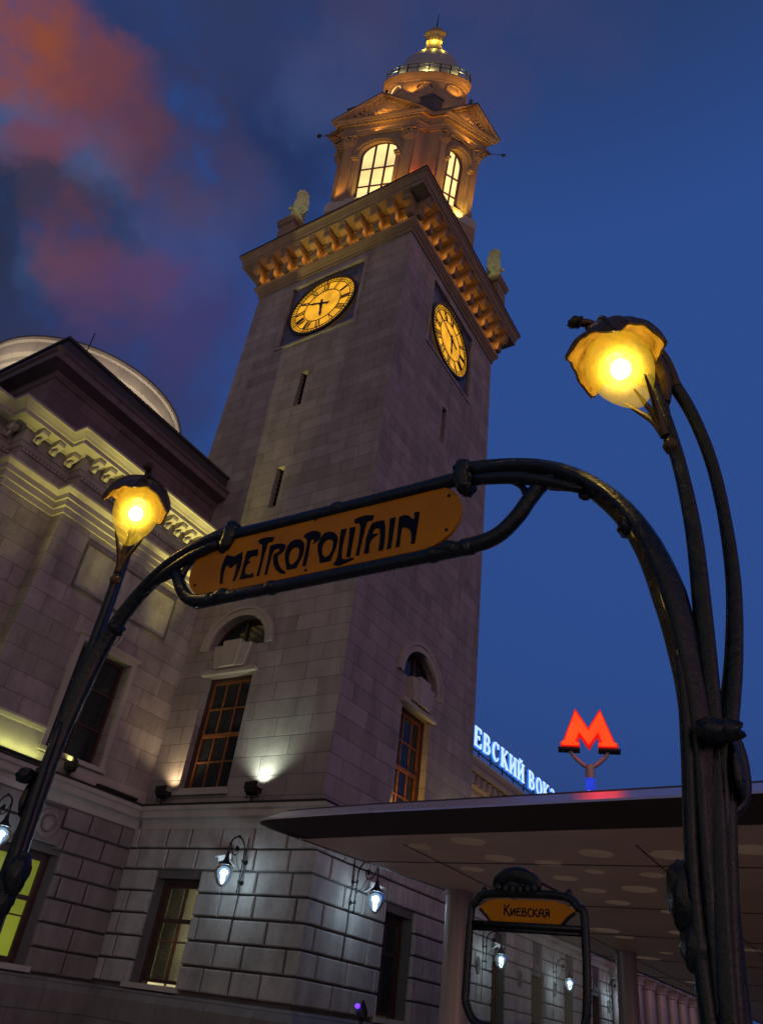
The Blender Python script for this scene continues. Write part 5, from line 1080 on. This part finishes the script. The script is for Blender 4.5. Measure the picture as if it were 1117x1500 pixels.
    # the back stalk arches over the hood, the front one splays into a cup under the glass
    hd.tube([S(.10, 4.74), S(.05, 4.93), S(-.05, 5.08), S(-.17, 5.15), S(-.29, 5.15), S(-.41, 5.07)], [.038, .042, .042, .04, .034, .012], 12, flute=.15)
    hd.tube([S(.02, 4.60), S(.035, 4.76), S(.0, 4.92), S(-.06, 5.02)], [.034, .045, .045, .03], 12, flute=.12)
    for o_, k in ((-.05, .9), (0, 1), (.05, .9)): hd.tube([S(-.0, 4.36), S(-.04, 4.47, o_ * .5), S(-.10, 4.58, o_ * 1.6), S(-.15, 4.66, o_ * 2.4)], [.028, .02, .013, .005], 8)
    hd.tube([S(.0, 4.40), S(.02, 4.55), S(.0, 4.70), S(-.03, 4.82)], [.03, .026, .022, .018], 10); hd.ell(S(.03, 4.30), (.04, .04, .055), rough=.2)
    hood = hd.build('lamp_hood', 'hood', por, True, 60); ln_.build('hood_lining', 'lining', hood, True)
    gb = MB(); gb.lathe(cc_, [(0, -.15), (.07, -.145), (.13, -.11), (.168, -.05), (.183, .02), (.180, .09), (.160, .16), (.13, .22), (.095, .27), (.06, .31), (.03, .335), (0, .34)], 36, ax)
    bc_ = cc_ + ax * .07; gb.build('lamp_globe', globe_glow('amber_glass_' + ('outer' if m else 'inner'), bc_, .20, (1, .60, .03), 210), hood, True)
    bb = MB(); bb.ell(bc_, (.055, .055, .06), 16, 12); bb.build('bulb', 'bulbyellow', hood, True)
    light('lamp_light', 'POINT', bc_, 36, (1, .70, .20), por, .06)

# ================================================================== small framed board
fb = thing('framed_station_board', 'small dark framed board with an orange panel reading Киевская and a cast shell on top', 'sign board', (-2.78, 7, 0))
GF = Fr((0, 7, 0), (1, 0, 0), (0, -1, 0))
fm_ = MB(); ot = [(-3.33, 1.90), (-3.31, 2.58), (-3.27, 2.66), (-3.17, 2.74), (-2.80, 2.755), (-2.42, 2.745), (-2.30, 2.66), (-2.25, 2.58), (-2.26, 1.90), (-2.38, 1.74), (-2.78, 1.72), (-3.20, 1.74)]
fm_.tube(T3g := [GF.p(u, z) for u, z in ot + [ot[0]]], .036, 12, smooth=4, cap=False)
fm_.tube([GF.p(-3.31, 2.50), GF.p(-2.26, 2.50)], .026, 10, smooth=1); fm_.tube([GF.p(-3.3, 2.46), GF.p(-2.27, 2.46)], .018, 10, smooth=1)
fm_.tube([GF.p(-3.22, 2.62), GF.p(-3.17, 2.58), GF.p(-3.11, 2.52)], .016, 8); fm_.tube([GF.p(-2.33, 2.62), GF.p(-2.39, 2.58), GF.p(-2.45, 2.52)], .016, 8)
for u in (-3.18, -2.38): fm_.ell(GF.p(u, 2.765), (.03, .03, .04)); fm_.tube([GF.p(u, 2.72), GF.p(u + (.0), 2.81)], [.035, .008], 8, smooth=1)
for u in (-3.14, -2.42): fm_.tube([GF.p(u, 1.72), GF.p(u, .9), GF.p(u, 0)], [.035, .04, .06], 12)
fm_.tube([GF.p(-3.12, 2.755), GF.p(-3.02, 2.80)], .012, 8, smooth=1); fm_.tube([GF.p(-2.66, 2.86), GF.p(-2.52, 2.80), GF.p(-2.42, 2.755)], .012, 8)
fm_.build('frame', 'bronze', fb, True)
op = MB(); op.poly(GF, [(-3.10, 2.525), (-2.45, 2.525), (-2.40, 2.585), (-2.32, 2.635), (-2.40, 2.68), (-2.52, 2.705), (-3.04, 2.705), (-3.15, 2.68), (-3.23, 2.635), (-3.155, 2.585)], -.01, .01); ob = op.build('sign_panel', 'enamel', fb)
orn = MB(); orn.tube([GF.p(-3.07, 2.79), GF.p(-3.04, 2.85), GF.p(-2.95, 2.895), GF.p(-2.85, 2.905), GF.p(-2.75, 2.885), GF.p(-2.68, 2.84), GF.p(-2.66, 2.79)], [.025, .05, .065, .07, .062, .05, .028], 14, flute=.12)
orn.ell(GF.p(-2.89, 2.82), (.13, .05, .06), rough=.12)
for u in (-3.03, -2.96, -2.89, -2.82, -2.75, -2.69): orn.ell(GF.p(u, 2.80 - .02 * math.cos((u + 2.87) * 8), .03), (.035, .035, .05), 10, 8)
orn.build('cast_shell', 'bronze', fb, True)
CY = {'К': ([[(.1, 0), (.1, 1)], [(.14, .45), (.3, .72), (.52, 1.0)], [(.2, .55), (.4, .25), (.55, -.1)]], .58), 'и': ([[(.08, 0), (.1, .72)], [(.42, 0), (.42, .72)], [(.1, .08), (.42, .64)]], .52), 'е': ([[(.4, .68), (.12, .7), (.08, .35), (.12, .02), (.42, .04)], [(.1, .38), (.34, .4)]], .46),
      'в': ([[(.08, 0), (.1, .72), (.34, .7), (.34, .45), (.12, .4), (.4, .34), (.4, .04), (.08, .0)]], .48), 'с': ([[(.4, .62), (.26, .72), (.1, .6), (.08, .2), (.2, 0), (.42, .06)]], .46), 'к': ([[(.08, 0), (.1, .72)], [(.42, .72), (.14, .38), (.46, -.02)]], .48), 'а': ([[(.04, -.02), (.14, .6), (.26, .72), (.4, .68), (.42, 0)], [(.1, .32), (.4, .34)]], .48), 'я': ([[(.42, 0), (.42, .72), (.16, .7), (.12, .45), (.4, .38)], [(.3, .38), (.04, -.04)]], .46)}
x = 0; tot = sum(CY[c][1] for c in 'Киевская') ; sc0 = .43 / tot; bx = -2.985
for c in 'Киевская':
    ss, w2 = CY[c]; m_ = MB()
    for i, p_ in enumerate(ss): m_.ribbon(GF, [(bx + (x + a) * sc0, 2.575 + b * .085) for a, b in p_], .0115, .0105, .014 + i * .0004)
    m_.build('letter', 'navy', ob); x += w2
gl = MB(); gl.box(GF, -3.28, -2.29, 1.80, 2.44, -.004, .0); gl.build('glass_pane', 'winglass', fb)

# small lamp head with violet light low by the canopy
bl = thing('bollard_lamp', 'small black post lamp with a violet glow at the bottom of the tower right face', 'lamp', (-8.6, 13.8, 0))
b = MB(); b.tube([(-8.6, 13.8, 0), (-8.6, 13.8, 1.75)], .035, 10, smooth=1); b.lathe((-8.6, 13.8, 0), [(.04, 1.72), (.1, 1.76), (.11, 1.84), (.07, 1.92), (.03, 2.0), (0, 2.03)], 16); b.build('post', 'iron', bl, True, 40)
b = MB(); b.ell((-8.6 - .06, 13.72, 1.92), (.05, .05, .04), 10, 8); b.build('lamp_head', 'violet', bl, True)
light('lamp_light', 'POINT', (-8.7, 13.6, 2.0), 1.5, (.2, .1, 1), bl, .05)
